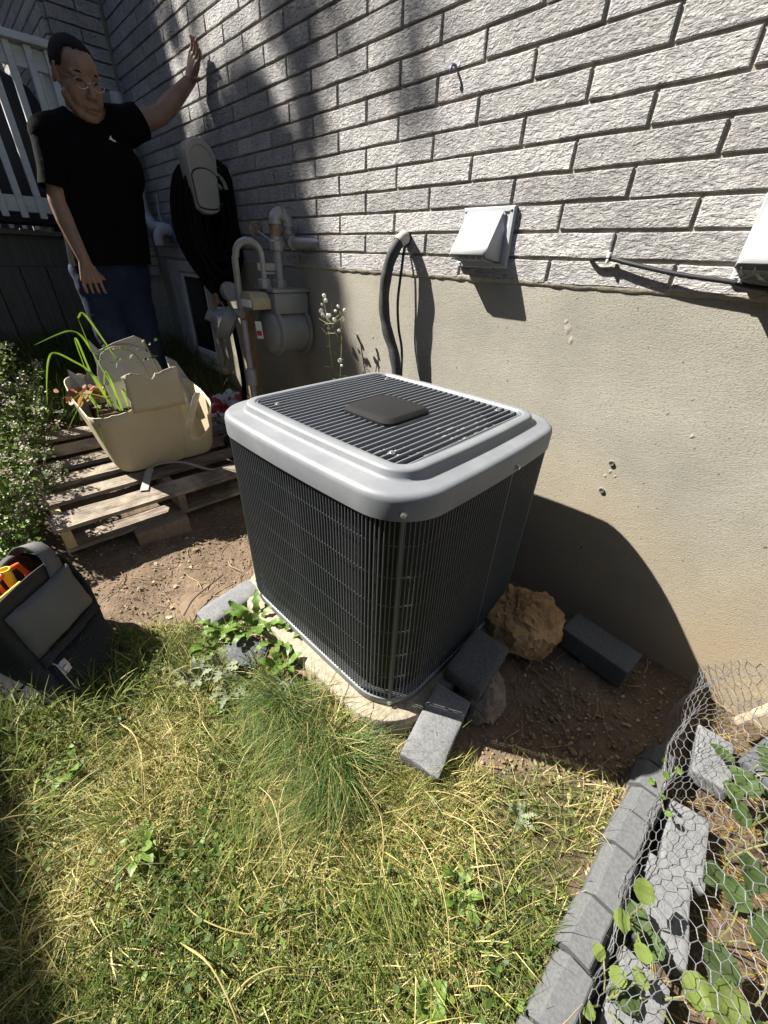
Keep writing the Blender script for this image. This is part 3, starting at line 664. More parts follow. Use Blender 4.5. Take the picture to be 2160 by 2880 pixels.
# ------------------------------------------------------------ gas meter
t = thing('gas_meter', (-0.72, -0.16, 0.4), 'grey gas meter with looped pipes against the wall', 'gas meter')
MX = -0.72
def discY(y0, prof_, zc, m, name, n=28):      # revolved about the y axis, prof (radius, y offset)
    MB().lathe(prof_, n, basisM((MX, y0, zc), (1, 0, 0), (0, 0, 1), (0, -1, 0))).build(name, m, t, smooth=35)
discY(-0.035, [(0.112, 0), (0.112, 0.165)], 0.845, M['meter'], 'barrel')
discY(-0.198, [(0.130, -0.004), (0.133, 0), (0.133, 0.010), (0.128, 0.014), (0.112, 0.020), (0.100, 0.040), (0.070, 0.055), (0.02, 0.060)], 0.845, M['meter'], 'front_pan')
discY(-0.022, [(0.100, -0.018), (0.128, -0.006), (0.133, 0), (0.133, 0.010), (0.128, 0.014)], 0.845, M['meter'], 'back_pan')
b = MB(); b.box((MX, -0.115, 0.985), (0.185, 0.205, 0.10), top=(1.0, 1.0)); b.build('upper_case', M['meter'], t, bevel=(0.010, 2), smooth=40)
b = MB(); b.box((MX, -0.115, 1.043), (0.200, 0.222, 0.016)); b.build('case_lid', M['meter'], t, bevel=(0.005, 2), smooth=40)
for i in range(3):
    b = MB()
    b.lathe([(0.007, 0), (0.007, 0.006)], 6, Matrix.Translation((MX+0.078, -0.19+i*0.07, 1.050))); b.build('lid_bolt', M['pipe'], t)
b = MB(); b.loft([[Vector((MX+a, -0.205, 0.955+c)), Vector((MX+a, -0.335, 0.955+c))][::1] for a, c in ()], (False, False)) if False else None
b = MB(); b.prism([(-0.068, 0), (0.068, 0), (0.068, 0.052), (0.040, 0.078), (-0.040, 0.078), (-0.068, 0.052)], 0.0, 0.105, basisM((MX-0.005, -0.222, 0.958), (1, 0, 0), (0, 0, 1), (0, -1, 0))); b.build('index_cover', M['index'], t, bevel=(0.006, 2), smooth=40)
b = MB(); b.box((MX-0.005, -0.3285, 0.985), (0.10, 0.004, 0.034)); b.build('index_window', M['paper'], t)
# label tag hanging under the index
b = MB(); b.box((MX+0.03, -0.292, 0.86), (0.034, 0.002, 0.085), (0.1, 0, 0.6)); lb = b.build('sticker', M['paper'], t)
b = MB(); b.box((MX+0.031, -0.2935, 0.845), (0.026, 0.002, 0.024), (0.1, 0, 0.6)); b.box((MX+0.031, -0.2935, 0.888), (0.026, 0.002, 0.008), (0.1, 0, 0.6)); b.build('sticker_print', M['red'], lb)
# fittings and pipes
for y, z1 in ((-0.045-0.025, 1.33), (-0.165, 1.10)): pass
PX = MX
def pipe(name, pts, r, m='pipe', n=14): return MB().tube(pts, r, n).build(name, M[m], t, smooth=50)
pipe('outlet_riser', [(PX, -0.125, 1.05), (PX, -0.125, 1.33)], 0.0235)
MB().lathe([(0.036, 1.05), (0.036, 1.085), (0.030, 1.09)], 8, Matrix.Translation((PX, -0.125, 0))).build('union_nut', M['pipe'], t)
MB().lathe([(0.031, 1.215), (0.035, 1.22), (0.035, 1.255), (0.028, 1.262), (0.028, 1.275)], 8, Matrix.Translation((PX, -0.125, 0))).build('valve_body', M['pipe'], t)
pipe('rusty_nipple', [(PX, -0.125, 1.272), (PX, -0.125, 1.335)], 0.0245, 'rust')
e1 = elbow((PX, -0.125, 1.335), (0, 0, 1), (0, 1, 0), 0, 0.036, None)
pipe('elbow', e1, 0.028)
MB().lathe([(0.033, 0), (0.033, 0.016)], 16, Matrix.Translation((PX, -0.125, 1.326))).build('elbow_collar', M['pipe'], t, smooth=40)
pipe('elbow', elbow((PX, -0.087, 1.371), (0, 1, 0), (0, 0, -1), 0, 0.036, None), 0.028)
pipe('drop_nipple', [(PX, -0.051, 1.335), (PX, -0.051, 1.285)], 0.0235)
for z in (1.320, 1.288): MB().lathe([(0.033, 0), (0.033, 0.014)], 16, Matrix.Translation((PX, -0.051, z))).build('elbow_collar', M['pipe'], t, smooth=40)
pipe('elbow', elbow((PX, -0.051, 1.288), (0, 0, -1), (1, 0, 0), 0, 0.034, None), 0.028)
pipe('house_pipe', [(PX+0.034, -0.051, 1.254), (PX+0.10, -0.045, 1.254), (PX+0.20, 0.03, 1.252)], 0.0235)
MB().lathe([(0.033, 0), (0.033, 0.016)], 16, basisM((PX+0.034, -0.051, 1.254), (0, 1, 0), (0, 0, 1), (1, 0, 0))).build('elbow_collar', M['pipe'], t, smooth=40)
lp = [Vector((PX, -0.215, 1.05)), Vector((PX, -0.215, 1.18))] + [Vector((PX-0.035+0.035*math.cos(a), -0.265+0.05*math.cos(a), 1.19+0.062*math.sin(a))) for a in np.linspace(0, PI, 14)] + [Vector((PX-0.075, -0.32, 1.18)), Vector((PX-0.08, -0.325, 0.93))]
pipe('inlet_loop', lp, 0.0165)
MB().lathe([(0.032, 1.05), (0.032, 1.088), (0.026, 1.094)], 8, Matrix.Translation((PX, -0.215, 0))).build('union_nut', M['pipe'], t)
b = MB(); b.box((PX, -0.18, 1.145), (0.010, 0.13, 0.034)); b.box((PX, -0.18, 1.118), (0.016, 0.06, 0.012)); b.build('meter_bar', M['pipe'], t, bevel=(0.003, 1))
MB().tube([(PX-0.10, -0.17, 1.30), (PX, -0.13, 1.245)], 0.006, 6).build('valve_stem', M['pipe'], t)
hw = basisM((PX-0.10, -0.175, 1.305), (0.35, -0.2, 0.9), (0.3, 0.9, 0.1), (-0.85, -0.4, 0.3))
b = MB(); ringp = [hw @ Vector((0.030*(1+0.10*(k % 2))*math.cos(k*PI/8), 0.030*(1+0.10*(k % 2))*math.sin(k*PI/8), 0)) for k in range(17)]
b.tube(ringp, 0.0055, 6, cap=False)
for k in range(4): b.tube([hw @ Vector((0, 0, 0)), hw @ Vector((0.028*math.cos(k*PI/2), 0.028*math.sin(k*PI/2), 0))], 0.004, 5)
b.build('hand_wheel', M['rust'], t, smooth=50)
# regulator to the left of the meter, with its vent, riser to the ground
RX, RY, RZ = -0.80, -0.36, 0.915
b = MB(); b.lathe([(0.02, -0.055), (0.07, -0.05), (0.085, -0.02), (0.092, -0.006), (0.092, 0.008), (0.080, 0.014), (0.055, 0.04), (0.03, 0.06), (0.028, 0.09)], 24, basisM((RX-0.06, RY-0.04, RZ-0.03), (0.4, 0.3, 0.85), (0.75, -0.6, -0.1), (-0.5, -0.75, 0.42))); b.build('regulator', M['regul'], t, smooth=45)
b = MB(); b.lathe([(0.042, -0.02), (0.045, 0), (0.045, 0.02), (0.03, 0.032)], 18, basisM((RX-0.02, RY+0.00, 1.03), (0, 1, 0), (0, 0, 1), (-1, 0, 0))); b.build('regulator_cap', M['regul'], t, smooth=45)
pipe('regulator_spigot', [(RX+0.02, RY+0.03, RZ+0.015), (RX-0.14, RY-0.02, RZ+0.015)], 0.022)
zg = gzf(-0.80, -0.34)
pipe('riser', [(-0.785, -0.325, zg), (-0.785, -0.325, 0.90)], 0.017)
MB().lathe([(0.030, 0), (0.030, 0.075), (0.022, 0.09)], 10, Matrix.Translation((-0.785, -0.325, 0.56))).build('riser_coupling', M['pipe'], t, smooth=40)
MB().lathe([(0.026, 0), (0.026, 0.10)], 12, Matrix.Translation((-0.785, -0.325, zg+0.05))).build('riser_sleeve', M['pvc'], t, smooth=40)
pl = MB(); pl.box((-1.13, -0.13, 0.60), (0.018, 0.075, 0.62), (0.10, 0.10, 0.15))
tag(pl.build('wood_stake', M['stake'], None, (-1.13, -0.12, gzf(-1.13, -0.12)), bevel=(0.002, 1)), 'narrow tan board leaning on the foundation between window and gas meter', 'board')

# ------------------------------------------------------------ hose hanger and the coiled hose
t = thing('hose_hanger', (-1.38, -0.05, 1.38), 'beige rounded hose hanger box standing out from the brick wall', 'hose hanger')
HY, HZ = -0.182, 1.54
def capsule(w_, h_, x, n=16, taper=0.84):
    pts = []
    for k in range(n+1):
        a = PI*k/n; pts.append((x, HY+w_/2*math.cos(a), HZ+h_/2-w_*0.52+w_*0.52*math.sin(a)))
    for k in range(n+1):
        a = PI+PI*k/n; pts.append((x, HY+taper*w_/2*math.cos(a), HZ-h_/2+w_*0.24+w_*0.24*math.sin(a)))
    return [Vector(p) for p in pts]
MB().loft([capsule(0.160, 0.315, -1.40), capsule(0.172, 0.328, -1.39), capsule(0.172, 0.328, -1.315), capsule(0.160, 0.316, -1.300), capsule(0.128, 0.27, -1.298), capsule(0.118, 0.258, -1.304)]).build('box_body', M['beige'], t, smooth=40)
door = [Vector((0, HY+y, z)) for y, z in [(-0.062, 1.425), (-0.052, 1.408), (-0.03, 1.402), (0.03, 1.402), (0.052, 1.408), (0.062, 1.425), (0.068, 1.535)] + [(0.068*math.cos(a), 1.535+0.04*math.sin(a)) for a in np.linspace(0.15, PI-0.15, 11)] + [(-0.068, 1.535)]]
sh = lambda x, k: [Vector((x, HY+(p.y-HY)*k, 1.485+(p.z-1.485)*k)) for p in door]
MB().loft([sh(-1.312, 1.06), sh(-1.2965, 1.06), sh(-1.2965, 1.0)], (True, True)).build('door_recess', M['black'], t, smooth=30)
MB().loft([sh(-1.31, 0.985), sh(-1.291, 0.985), sh(-1.288, 0.95)]).build('door', M['beige'], t, smooth=30)
for z in (1.43, 1.55): MB().box((-1.318, HY+0.078, z), (0.05, 0.020, 0.006)).build('hinge_slot', M['black'], t)
MB().box((-1.36, -0.055, 1.55), (0.05, 0.13, 0.10)).build('wall_arm', M['beige'], t, bevel=(0.01, 2))
t = thing('garden_hose', (-1.45, -0.14, 1.0), 'thick black garden hose coiled in long loops behind the beige hanger box', 'hose')
g = random.Random(4); b = MB()
for i in range(66):
    q = (i % 6)/6; w_ = 0.158*(1.02-0.80*q)+g.uniform(-0.006, 0.006); zt = 1.625-0.10*q-0.02*g.random(); zb = g.uniform(0.94, 1.10)+0.16*q; x = -1.335-0.26*(i/65)+g.uniform(-0.01, 0.01); cy = -0.122+g.uniform(-0.01, 0.01)
    pts = []
    for k in range(29):
        a = 2*PI*k/28; s_z = math.sin(a); c_z = math.cos(a); zz = (zt+zb)/2 + (zt-zb)/2*s_z
        ww = w_*math.copysign(abs(c_z)**0.7, c_z)*(1-0.45*max(0, -s_z)**1.5); pts.append(Vector((x+0.012*math.sin(2*a+i)+0.09*max(0, -s_z)*(1-q), min(cy+ww-0.04*max(0, -s_z), -0.022), zz)))
    b.tube(pts, 0.0145, 7, cap=False)
b.build('coils', M['hose'], t, smooth=60)
b = MB(); b.tube(curve_pts([(-1.40, -0.15, 1.05), (-1.32, -0.18, 0.97), (-1.22, -0.20, 0.90), (-1.14, -0.22, 0.80), (-1.12, -0.22, 0.5), (-1.13, -0.25, 0.26)], 8), 0.0145, 8); b.build('hose_tail', M['hose'], t, smooth=60)
b = MB(); b.tube(curve_pts([(-1.33, -0.24, 1.15), (-1.26, -0.26, 1.02), (-1.20, -0.26, 0.93), (-1.15, -0.24, 0.9)], 8), 0.013, 8); b.build('hose_end', M['hose'], t, smooth=60)
MB().tube([(-1.24, -0.26, 0.985), (-1.20, -0.26, 0.93)], 0.016, 8).build('hose_coupling', M['rust'], t)

# ------------------------------------------------------------ deck, railing, covered barbecue
M['deckpaint'] = mat('white_weathered_paint', (0.66, 0.68, 0.67), 0.7, (0.52, 0.53, 0.50), ns=9, stretch=(1, 1, 3), lo=0.45, hi=0.75, bump=0.15, bs=80, col3=(0.20, 0.18, 0.14), ns3=60, lo3=0.68, hi3=0.72)
M['skirt'] = mat('dark_stained_board', (0.10, 0.10, 0.085), 0.8, (0.065, 0.062, 0.052), ns=10, stretch=(6, 6, 0.5), bump=0.3, bs=40)
deck = thing('wooden_deck', (-2.9, -1.7, 0.5), 'dark stained wooden deck with vertical skirting boards behind the man', 'deck')
y = -0.36; i = 0; me_b = None
b = MB(); b.box((0, 0, 0), (0.022, 0.150, 0.78)); sk_me = b.mesh('skirt_board', bevel=(0.003, 1)); sk_me.materials.append(M['skirt'])
while y > -3.1:
    inst('skirt_board', sk_me, deck, (-2.80+random.uniform(-0.003, 0.003), y-0.075, 0.67), (0, 0, random.uniform(-0.01, 0.01))); y -= 0.156
MB().box((-2.83, -1.72, 1.155), (0.04, 2.74, 0.19)).build('fascia', M['skirt'], deck, bevel=(0.003, 1))
MB().box((-2.815, -1.72, 1.2665), (0.09, 2.76, 0.03)).build('edge_board', M['skirt'], deck, bevel=(0.003, 1))
b = MB(); b.box((0, 0, 0), (0.135, 2.74, 0.028)); db_me = b.mesh('deck_board', bevel=(0.003, 1)); db_me.materials.append(M['skirt'])
for i in range(14): inst('deck_board', db_me, deck, (-2.935-i*0.14, -1.72, 1.2665))
MB().box((-2.87, -1.72, 0.6), (0.02, 2.7, 1.0)).build('dark_gap_sheet', M['black'], deck)  # black sheet added so the gaps between skirting boards read dark
def railing(xr, y0, y1, zb, zt, label, dy, yb0):
    t = thing('deck_railing', (xr, y0, 1.28), label, 'railing', 'white railings round the deck')
    L_ = y0-y1; ym = (y0+y1)/2
    MB().box((xr, ym, zt+0.019), (0.135, L_, 0.038)).build('top_rail', M['deckpaint'], t, bevel=(0.003, 1))
    MB().box((xr-0.015, ym, zt-0.055), (0.036, L_-0.01, 0.10)).build('upper_board', M['deckpaint'], t, bevel=(0.003, 1))
    MB().box((xr-0.015, ym, zb+0.045), (0.036, L_-0.01, 0.09)).build('bottom_rail', M['deckpaint'], t, bevel=(0.003, 1))
    b = MB(); b.box((0, 0, 0), (0.034, 0.038, zt-zb+0.03)); me_ = b.mesh('baluster', bevel=(0.002, 1)); me_.materials.append(M['deckpaint'])
    y = yb0
    while y > y1+0.05:
        if y < y0-0.03: inst('baluster', me_, t, (xr+0.021, y, (zt+zb)/2-0.018))
        y -= dy
    for yy in (y0-0.045, y1+0.045): MB().box((xr-0.08, yy, (1.28+zt)/2), (0.088, 0.088, zt-1.28)).build('post', M['deckpaint'], t, bevel=(0.003, 1))
railing(-2.79, -0.38, -3.1, 1.385, 2.237, 'white painted deck railing behind the man, nearest the yard', 0.1045, -0.42)
railing(-4.78, -0.38, -3.1, 1.36, 2.2, 'white painted deck railing on the far side of the deck', 0.1045, -0.40)
# covered barbecue
t = thing('barbecue', (-3.35, -0.72, 1.281), 'barbecue under a black cover on the deck behind the railing', 'barbecue')
M['cover'] = mat('black_cover', (0.012, 0.013, 0.020), 0.7, bump=0.3, bs=9, bd=0.03)
b = MB()
def rrect(w_, d_, r_, z, cx, cy, n=5): return [Vector((cx+sx*(w_/2-r_)+r_*math.cos(q), cy+sy*(d_/2-r_)+r_*math.sin(q), z)) for sx, sy, q0 in ((1, 1, 0), (-1, 1, PI/2), (-1, -1, PI), (1, -1, 1.5*PI)) for q in np.linspace(q0, q0+PI/2, n)]
b.loft([rrect(0.52, 0.74, 0.05, 1.33, -3.35, -0.82), rrect(0.50, 0.72, 0.05, 1.60, -3.35, -0.82), rrect(0.54, 0.80, 0.06, 1.95, -3.35, -0.82), rrect(0.46, 0.66, 0.1, 2.12, -3.35, -0.82), rrect(0.25, 0.45, 0.1, 2.20, -3.35, -0.82)]).build('cover', M['cover'], t, smooth=60)
for sx in (-0.2, 0.2):
    for sy in (-0.28, 0.28): MB().box((-3.35+sx, -0.82+sy, 1.315), (0.04, 0.04, 0.07)).build('foot', M['black'], t)
# slatted wooden chair on the deck
t = thing('deck_chair', (-3.6, -1.5, 1.281), 'dark slatted wooden chair standing on the deck', 'chair')
for dx, dy in ((-0.2, -0.2), (0.2, -0.2), (-0.2, 0.2), (0.2, 0.2)): MB().box((-3.6+dx, -1.5+dy, 1.49), (0.04, 0.04, 0.42)).build('leg', M['skirt'], t)
for k in range(5): MB().box((-3.6-0.18+k*0.09, -1.5, 1.71), (0.07, 0.46, 0.02)).build('seat_slat', M['skirt'], t)
for k in range(5): MB().box((-3.83, -1.5-0.18+k*0.09, 1.98), (0.02, 0.06, 0.52), (0, -0.15, 0)).build('back_slat', M['skirt'], t)

# ------------------------------------------------------------ pallet
M['grey_wood'] = mat('weathered_pallet_wood', (0.25, 0.205, 0.155), 0.9, (0.07, 0.056, 0.044), ns=9, nd=8, lo=0.36, hi=0.66, stretch=(14, 1.0, 14), bump=0.9, bs=10, bd=0.006, bstretch=(16, 1.2, 16), rand=0.25, col3=(0.38, 0.32, 0.24), ns3=5)
M['fresh_wood'] = mat('pale_end_grain', (0.55, 0.44, 0.24), 0.85, (0.45, 0.34, 0.18), ns=30)
ps = 0.1; pt = Matrix.Rotation(math.atan(ps), 3, 'Y')
pal = thing('wooden_pallet', (-0.95, -0.93, 0.1), 'weathered grey wooden pallet holding the broken cream tub', 'pallet')
def pz(x): return 0.2+ps*(-0.45-x)
for x0, x1 in ((-0.600, -0.480), (-0.768, -0.686), (-0.93, -0.845), (-1.085, -0.995), (-1.262, -1.165), (-1.44, -1.343)):
    xc = (x0+x1)/2; L_ = 1.02+random.uniform(-0.01, 0.01)
    b = MB(); n = 9
    rings = []
    for i in range(n):
        yy = -1.443+L_*i/(n-1); j = lambda a: random.uniform(-a, a); wv = 0.0025
        rings.append([Vector((x0+j(wv), yy, pz(x0)-0.018)), Vector((x0+j(wv), yy, pz(x0)+j(0.0015))), Vector((xc, yy, pz(xc)+j(0.0015))), Vector((x1+j(wv), yy, pz(x1)+j(0.0015))), Vector((x1+j(wv), yy, pz(x1)-0.018))])
    b.loft(rings).build('deck_board', M['grey_wood'], pal)
for y0 in (-1.425, -0.95, -0.47):
    b = MB(); b.box((-0.96, y0+0.019, pz(-0.96)-0.018-0.046), (0.96, 0.038, 0.088), pt); b.build('stringer', M['fresh_wood'] if y0 < -1.4 else M['grey_wood'], pal, bevel=(0.002, 1))
for x0 in (-0.535, -0.95, -1.36):
    b = MB(); b.box((x0, -0.93, pz(x0)-0.118), (0.10, 1.0, 0.016), pt); b.build('bottom_board', M['grey_wood'], pal)
for i in range(7):
    b = MB(); x0 = random.choice((-0.54, -0.72, -0.89)); y0 = random.choice((-1.405, -0.93)); b.lathe([(0.004, 0), (0.004, 0.003)], 6, Matrix.Translation((x0+random.uniform(-0.03, 0.03), y0, pz(x0)+0.0))); b.build('nail', M['rust'], pal)
M['plank'] = mat('pale_plank', (0.42, 0.35, 0.25), 0.9, (0.30, 0.24, 0.16), ns=12, stretch=(1, 6, 6))  # pale brown plank with streaked grain
M['block'] = mat('tan_concrete_block', (0.22, 0.165, 0.12), 0.95, (0.14, 0.105, 0.078), ns=30, bump=0.6, bs=90, bd=0.004)
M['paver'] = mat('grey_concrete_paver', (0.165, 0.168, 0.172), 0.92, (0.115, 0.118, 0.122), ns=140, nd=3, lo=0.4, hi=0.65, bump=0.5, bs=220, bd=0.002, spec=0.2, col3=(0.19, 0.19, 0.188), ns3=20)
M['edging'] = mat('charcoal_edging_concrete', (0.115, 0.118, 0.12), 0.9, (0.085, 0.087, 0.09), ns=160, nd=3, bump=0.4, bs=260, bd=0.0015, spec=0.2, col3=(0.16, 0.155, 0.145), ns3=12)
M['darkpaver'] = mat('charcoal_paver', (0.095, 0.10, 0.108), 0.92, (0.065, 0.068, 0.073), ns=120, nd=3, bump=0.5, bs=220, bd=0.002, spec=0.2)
def block(name, c, size, rot, m, label, cat, group=None, bev=0.006):
    bm = bmesh.new(); bmesh.ops.create_cube(bm, size=1.0)
    for v in bm.verts: v.co = Vector((v.co.x*size[0], v.co.y*size[1], v.co.z*size[2]))
    bmesh.ops.bevel(bm, geom=bm.edges[:], offset=bev, segments=2, affect='EDGES', profile=0.5)
    bmesh.ops.subdivide_edges(bm, edges=[e for e in bm.edges if e.calc_length() > 0.03], cuts=7, use_grid_fill=True)
    sd = Vector((c[0]*7, c[1]*5, 2)); Mx = Euler(rot).to_matrix()
    for v in bm.verts:
        p = v.co; e_ = sum(1 for k in range(3) if abs(p[k]) > size[k]/2-bev*1.6)      # edges and corners wear most
        w_ = 0.0012*mnoise.noise(p*45+sd) + (0.0045 if e_ > 1 else 0.0)*min(0, mnoise.noise(p*26+sd)-0.05)
        v.co = p + p.normalized()*w_
    for v in bm.verts: v.co = Mx @ v.co + Vector(c)
    z = min(v.co.z for v in bm.verts); at = Vector((c[0], c[1], z))
    for v in bm.verts: v.co -= at
    me = bpy.data.meshes.new(name); bm.to_mesh(me); bm.free(); me.polygons.foreach_set('use_smooth', np.ones(len(me.polygons), bool)); me.set_sharp_from_angle(angle=R(40))
    return tag(link_mesh(name, me, m, None, at), label, cat, group)
block('concrete_block', (-0.515, -1.05, 0.045), (0.19, 0.235, 0.10), (0.05, 0.03, -0.1), M['block'], 'tan concrete block propping up the front of the pallet', 'block')
block('concrete_block', (-1.30, -0.60, 0.21), (0.20, 0.30, 0.07), (0, 0, 0.1), M['block'], 'tan concrete block under the far end of the pallet', 'block')

# ------------------------------------------------------------ broken tub
M['cream'] = mat('cream_plastic', (0.50, 0.43, 0.29), 0.5, (0.43, 0.365, 0.245), ns=5, nd=9, bump=0.1, bs=200, spec=0.35, col3=(0.36, 0.30, 0.21), ns3=9, lo3=0.6, hi3=0.85)
M['greyplastic'] = mat('grey_plastic', (0.30, 0.29, 0.27), 0.5, (0.24, 0.235, 0.22), ns=6)
M['whiteplastic'] = mat('dirty_white_plastic', (0.55, 0.55, 0.54), 0.55, (0.40, 0.39, 0.37), ns=10)
M['deadleaf'] = mat('dead_leaf', (0.26, 0.13, 0.06), 0.9, (0.14, 0.075, 0.04), ns=40)
tub = thing('broken_tub', (-0.95, -0.87, pz(-0.95)), 'broken cream plastic storage tub with torn rim standing on the pallet', 'tub')
def tub_pt(u, k):
    """u 0..1 round the wall starting at the front left corner, k 0 base .. 1 rim"""
    zb = 0.232; ins = 0.055*(1-k); 
    P = [(-0.685+0.0, -1.155), (-0.685, -0.60), (-1.11, -0.52), (-1.11, -1.19)]
    cx, cy = -0.90, -0.865; r_ = 0.075
    x0, x1, y0, y1 = -1.11+ins*1.4, -0.69-ins, -1.16+ins*1.1, -0.585-ins*0.55
    per = [(x1, y0+r_), (x1, y1-r_), 'c0', (x1-r_, y1), (x0+r_, y1), 'c1', (x0, y1-r_), (x0, y0+r_), 'c2', (x0+r_, y0), (x1-r_, y0), 'c3']
    segs = [((x1, y0+r_), (x1, y1-r_)), ((x1-r_, y1-r_), 0), ((x1-r_, y1), (x0+r_, y1)), ((x0+r_, y1-r_), 1), ((x0, y1-r_), (x0, y0+r_)), ((x0+r_, y0+r_), 2), ((x0+r_, y0), (x1-r_, y0)), ((x1-r_, y0+r_), 3)]
    Ls = [math.dist(*s_) if isinstance(s_[1], tuple) else r_*PI/2 for s_ in segs]; d = (u % 1.0)*sum(Ls)
    for s_, l in zip(segs, Ls):
        if d <= l:
            if isinstance(s_[1], tuple): return (s_[0][0]+(s_[1][0]-s_[0][0])*d/l, s_[0][1]+(s_[1][1]-s_[0][1])*d/l)
            a = s_[1]*PI/2 + d/r_; return (s_[0][0]+r_*math.cos(a), s_[0][1]+r_*math.sin(a))
        d -= l
    return segs[0][0]
def rim_z(u):
    # front runs u 0..0.24, right corner, right side, back, left
    ctrl = [(0.0, 0.553), (0.05, 0.565), (0.085, 0.60), (0.16, 0.585), (0.172, 0.575), (0.178, 0.40), (0.195, 0.345), (0.225, 0.35), (0.262, 0.40), (0.268, 0.50), (0.30, 0.53), (0.34, 0.55), (0.40, 0.57), (0.50, 0.59), (0.58, 0.60), (0.66, 0.62), (0.72, 0.66), (0.765, 0.655), (0.80, 0.63), (0.84, 0.585), (0.90, 0.57), (0.95, 0.552), (1.0, 0.553)]
    z = np.interp(u % 1.0, [c[0] for c in ctrl], [c[1] for c in ctrl])
    return float(z) + 0.006*mnoise.noise(Vector((u*60, 0, 0))) + 0.004*mnoise.noise(Vector((u*170, 2, 0)))
NU, NK = 150, 9; rings = []
for kk in range(NK):
    ring = []
    for i in range(NU):
        u = i/NU; zr = rim_z(u); k = kk/(NK-1); z = pz(-0.9)-0.012+0.012 + (zr-pz(-0.9))*k
        kh = min(1, max(0, (z-0.24)/0.34)); x, y = tub_pt(u, kh)
        bulge = 0.010*math.exp(-((u-0.163)/0.006)**2)      # the moulded rib between the two bays
        if kk == 0: x = -0.9+(x+0.9)*0.95; y = -0.87+(y+0.87)*0.95
        ring.append(Vector((x-bulge, y, max(z, pz(x)+0.002))))
    rings.append(ring)
b = MB(); b.loft(rings, (True, False)); o_ = b.build('tub_body', M['cream'], tub, smooth=50)
md = o_.modifiers.new('thick', 'SOLIDIFY'); md.thickness = 0.004; md.offset = -1
# torn flap standing above the front wall
g = random.Random(9); rows = []
for i in range(13):
    f = i/12; y = -0.985+0.235*f
    zt = 0.718+0.010*math.sin(f*9)+g.uniform(-0.006, 0.006)-(0.02 if 0.38 < f < 0.55 else 0)+0.008*f
    rows.append([Vector((-0.674-0.012*k+0.004*math.sin(k*3), y+(g.uniform(-0.005, 0.005) if i in (0, 12) else 0)+0.006*k*(1 if i == 12 else 0), 0.555+(zt-0.555)*k)) for k in np.linspace(0, 1, 7)])
o_ = MB().loft(rows, (False, False), closed=False).build('torn_flap', M['cream'], tub, smooth=50); md = o_.modifiers.new('thick', 'SOLIDIFY'); md.thickness = 0.004
def sheet(name, pts, m, parent, th=0.003, label=None, at=None, cat=None, group=None, smooth=None):
    b = MB(); b.add(pts, [tuple(range(len(pts)))]); o = b.build(name, m, parent, at, recalc=False)
    md = o.modifiers.new('thick', 'SOLIDIFY'); md.thickness = th
    if label: tag(o, label, cat, group)
    return o
V3 = lambda *a: [Vector(p) for p in a]
b = MB(); b.lathe([(0.0, 0), (0.14, 0), (0.15, 0.006), (0.15, 0.012), (0.0, 0.008)], 32, basisM((-1.02, -0.87, 0.64), (0, 1, 0), (-0.25, 0, 0.97), (0.97, 0, 0.25)))
tag(b.build('round_lid', M['greyplastic'], None, (-1.02, -0.87, 0.5), smooth=40), 'round grey plastic lid standing upright inside the broken tub', 'lid')
sheet('plastic_shard', V3((-1.06, -1.00, 0.5), (-1.05, -0.78, 0.5), (-1.05, -0.76, 0.80), (-1.05, -0.80, 0.825), (-1.05, -0.90, 0.80), (-1.06, -0.97, 0.77), (-1.06, -1.0, 0.82)), M['greyplastic'], None, 0.004, 'jagged grey plastic shard behind the round lid in the tub', (-1.06, -0.9, 0.5), 'plastic shard', 'plastic shards in the tub')
sheet('plastic_shard', V3((-0.96, -0.60, 0.34), (-1.12, -0.50, 0.42), (-1.14, -0.60, 0.66), (-1.10, -0.66, 0.70), (-0.98, -0.68, 0.56)), M['whiteplastic'], None, 0.004, 'tall pale shard at the right hand end of the tub', (-1.05, -0.6, 0.34), 'plastic shard', 'plastic shards in the tub')
sheet('plastic_shard', V3((-0.84, -1.02, 0.42), (-0.84, -0.90, 0.42), (-0.90, -0.90, 0.66), (-0.90, -1.02, 0.64)), M['whiteplastic'], None, 0.004, 'pale square shard leaning in the middle of the tub', (-0.86, -0.96, 0.42), 'plastic shard', 'plastic shards in the tub')
sheet('plastic_shard', V3((-1.06, -1.15, 0.45), (-1.03, -1.05, 0.45), (-1.07, -1.03, 0.70), (-1.09, -1.07, 0.64), (-1.10, -1.12, 0.69)), M['greyplastic'], None, 0.004, 'small grey shard at the left end of the tub', (-1.06, -1.1, 0.45), 'plastic shard', 'plastic shards in the tub')
b = MB()
for k in range(3): b.box((-0.815-0.012*k, -0.70+0.012*k, 0.43+0.006*k), (0.004, 0.05, 0.25), (-0.30, 0.30, 0.6))
tag(b.build('plastic_strips', M['greyplastic'], None, (-0.80, -0.7, 0.31)), 'bundle of pale plastic strips leaning out of the notch in the tub', 'plastic strips')
b = MB(); pts = curve_pts([(-0.574, -1.062, 0.2165), (-0.64, -1.03, 0.2225), (-0.715, -0.985, 0.245), (-0.725, -0.94, 0.262), (-0.68, -0.84, 0.262), (-0.60, -0.745, 0.222), (-0.58, -0.71, 0.2145)], 6)
rows = []
for i, p in enumerate(pts):
    d = (pts[min(i+1, len(pts)-1)]-pts[max(i-1, 0)]).normalized(); s_v = d.cross(Vector((0, 0, 1))).normalized(); w_ = 0.018 if i < 14 else 0.010
    rows.append([p-s_v*w_, p+s_v*w_])
o_ = b.loft(rows, (False, False), closed=False).build('rim_strip', M['greyplastic'], None, (-0.6, -0.9, 0.215)); md = o_.modifiers.new('thick', 'SOLIDIFY'); md.thickness = 0.003; md.offset = 1
tag(o_, 'broken off curved rim strip lying on the front pallet boards', 'plastic strip')

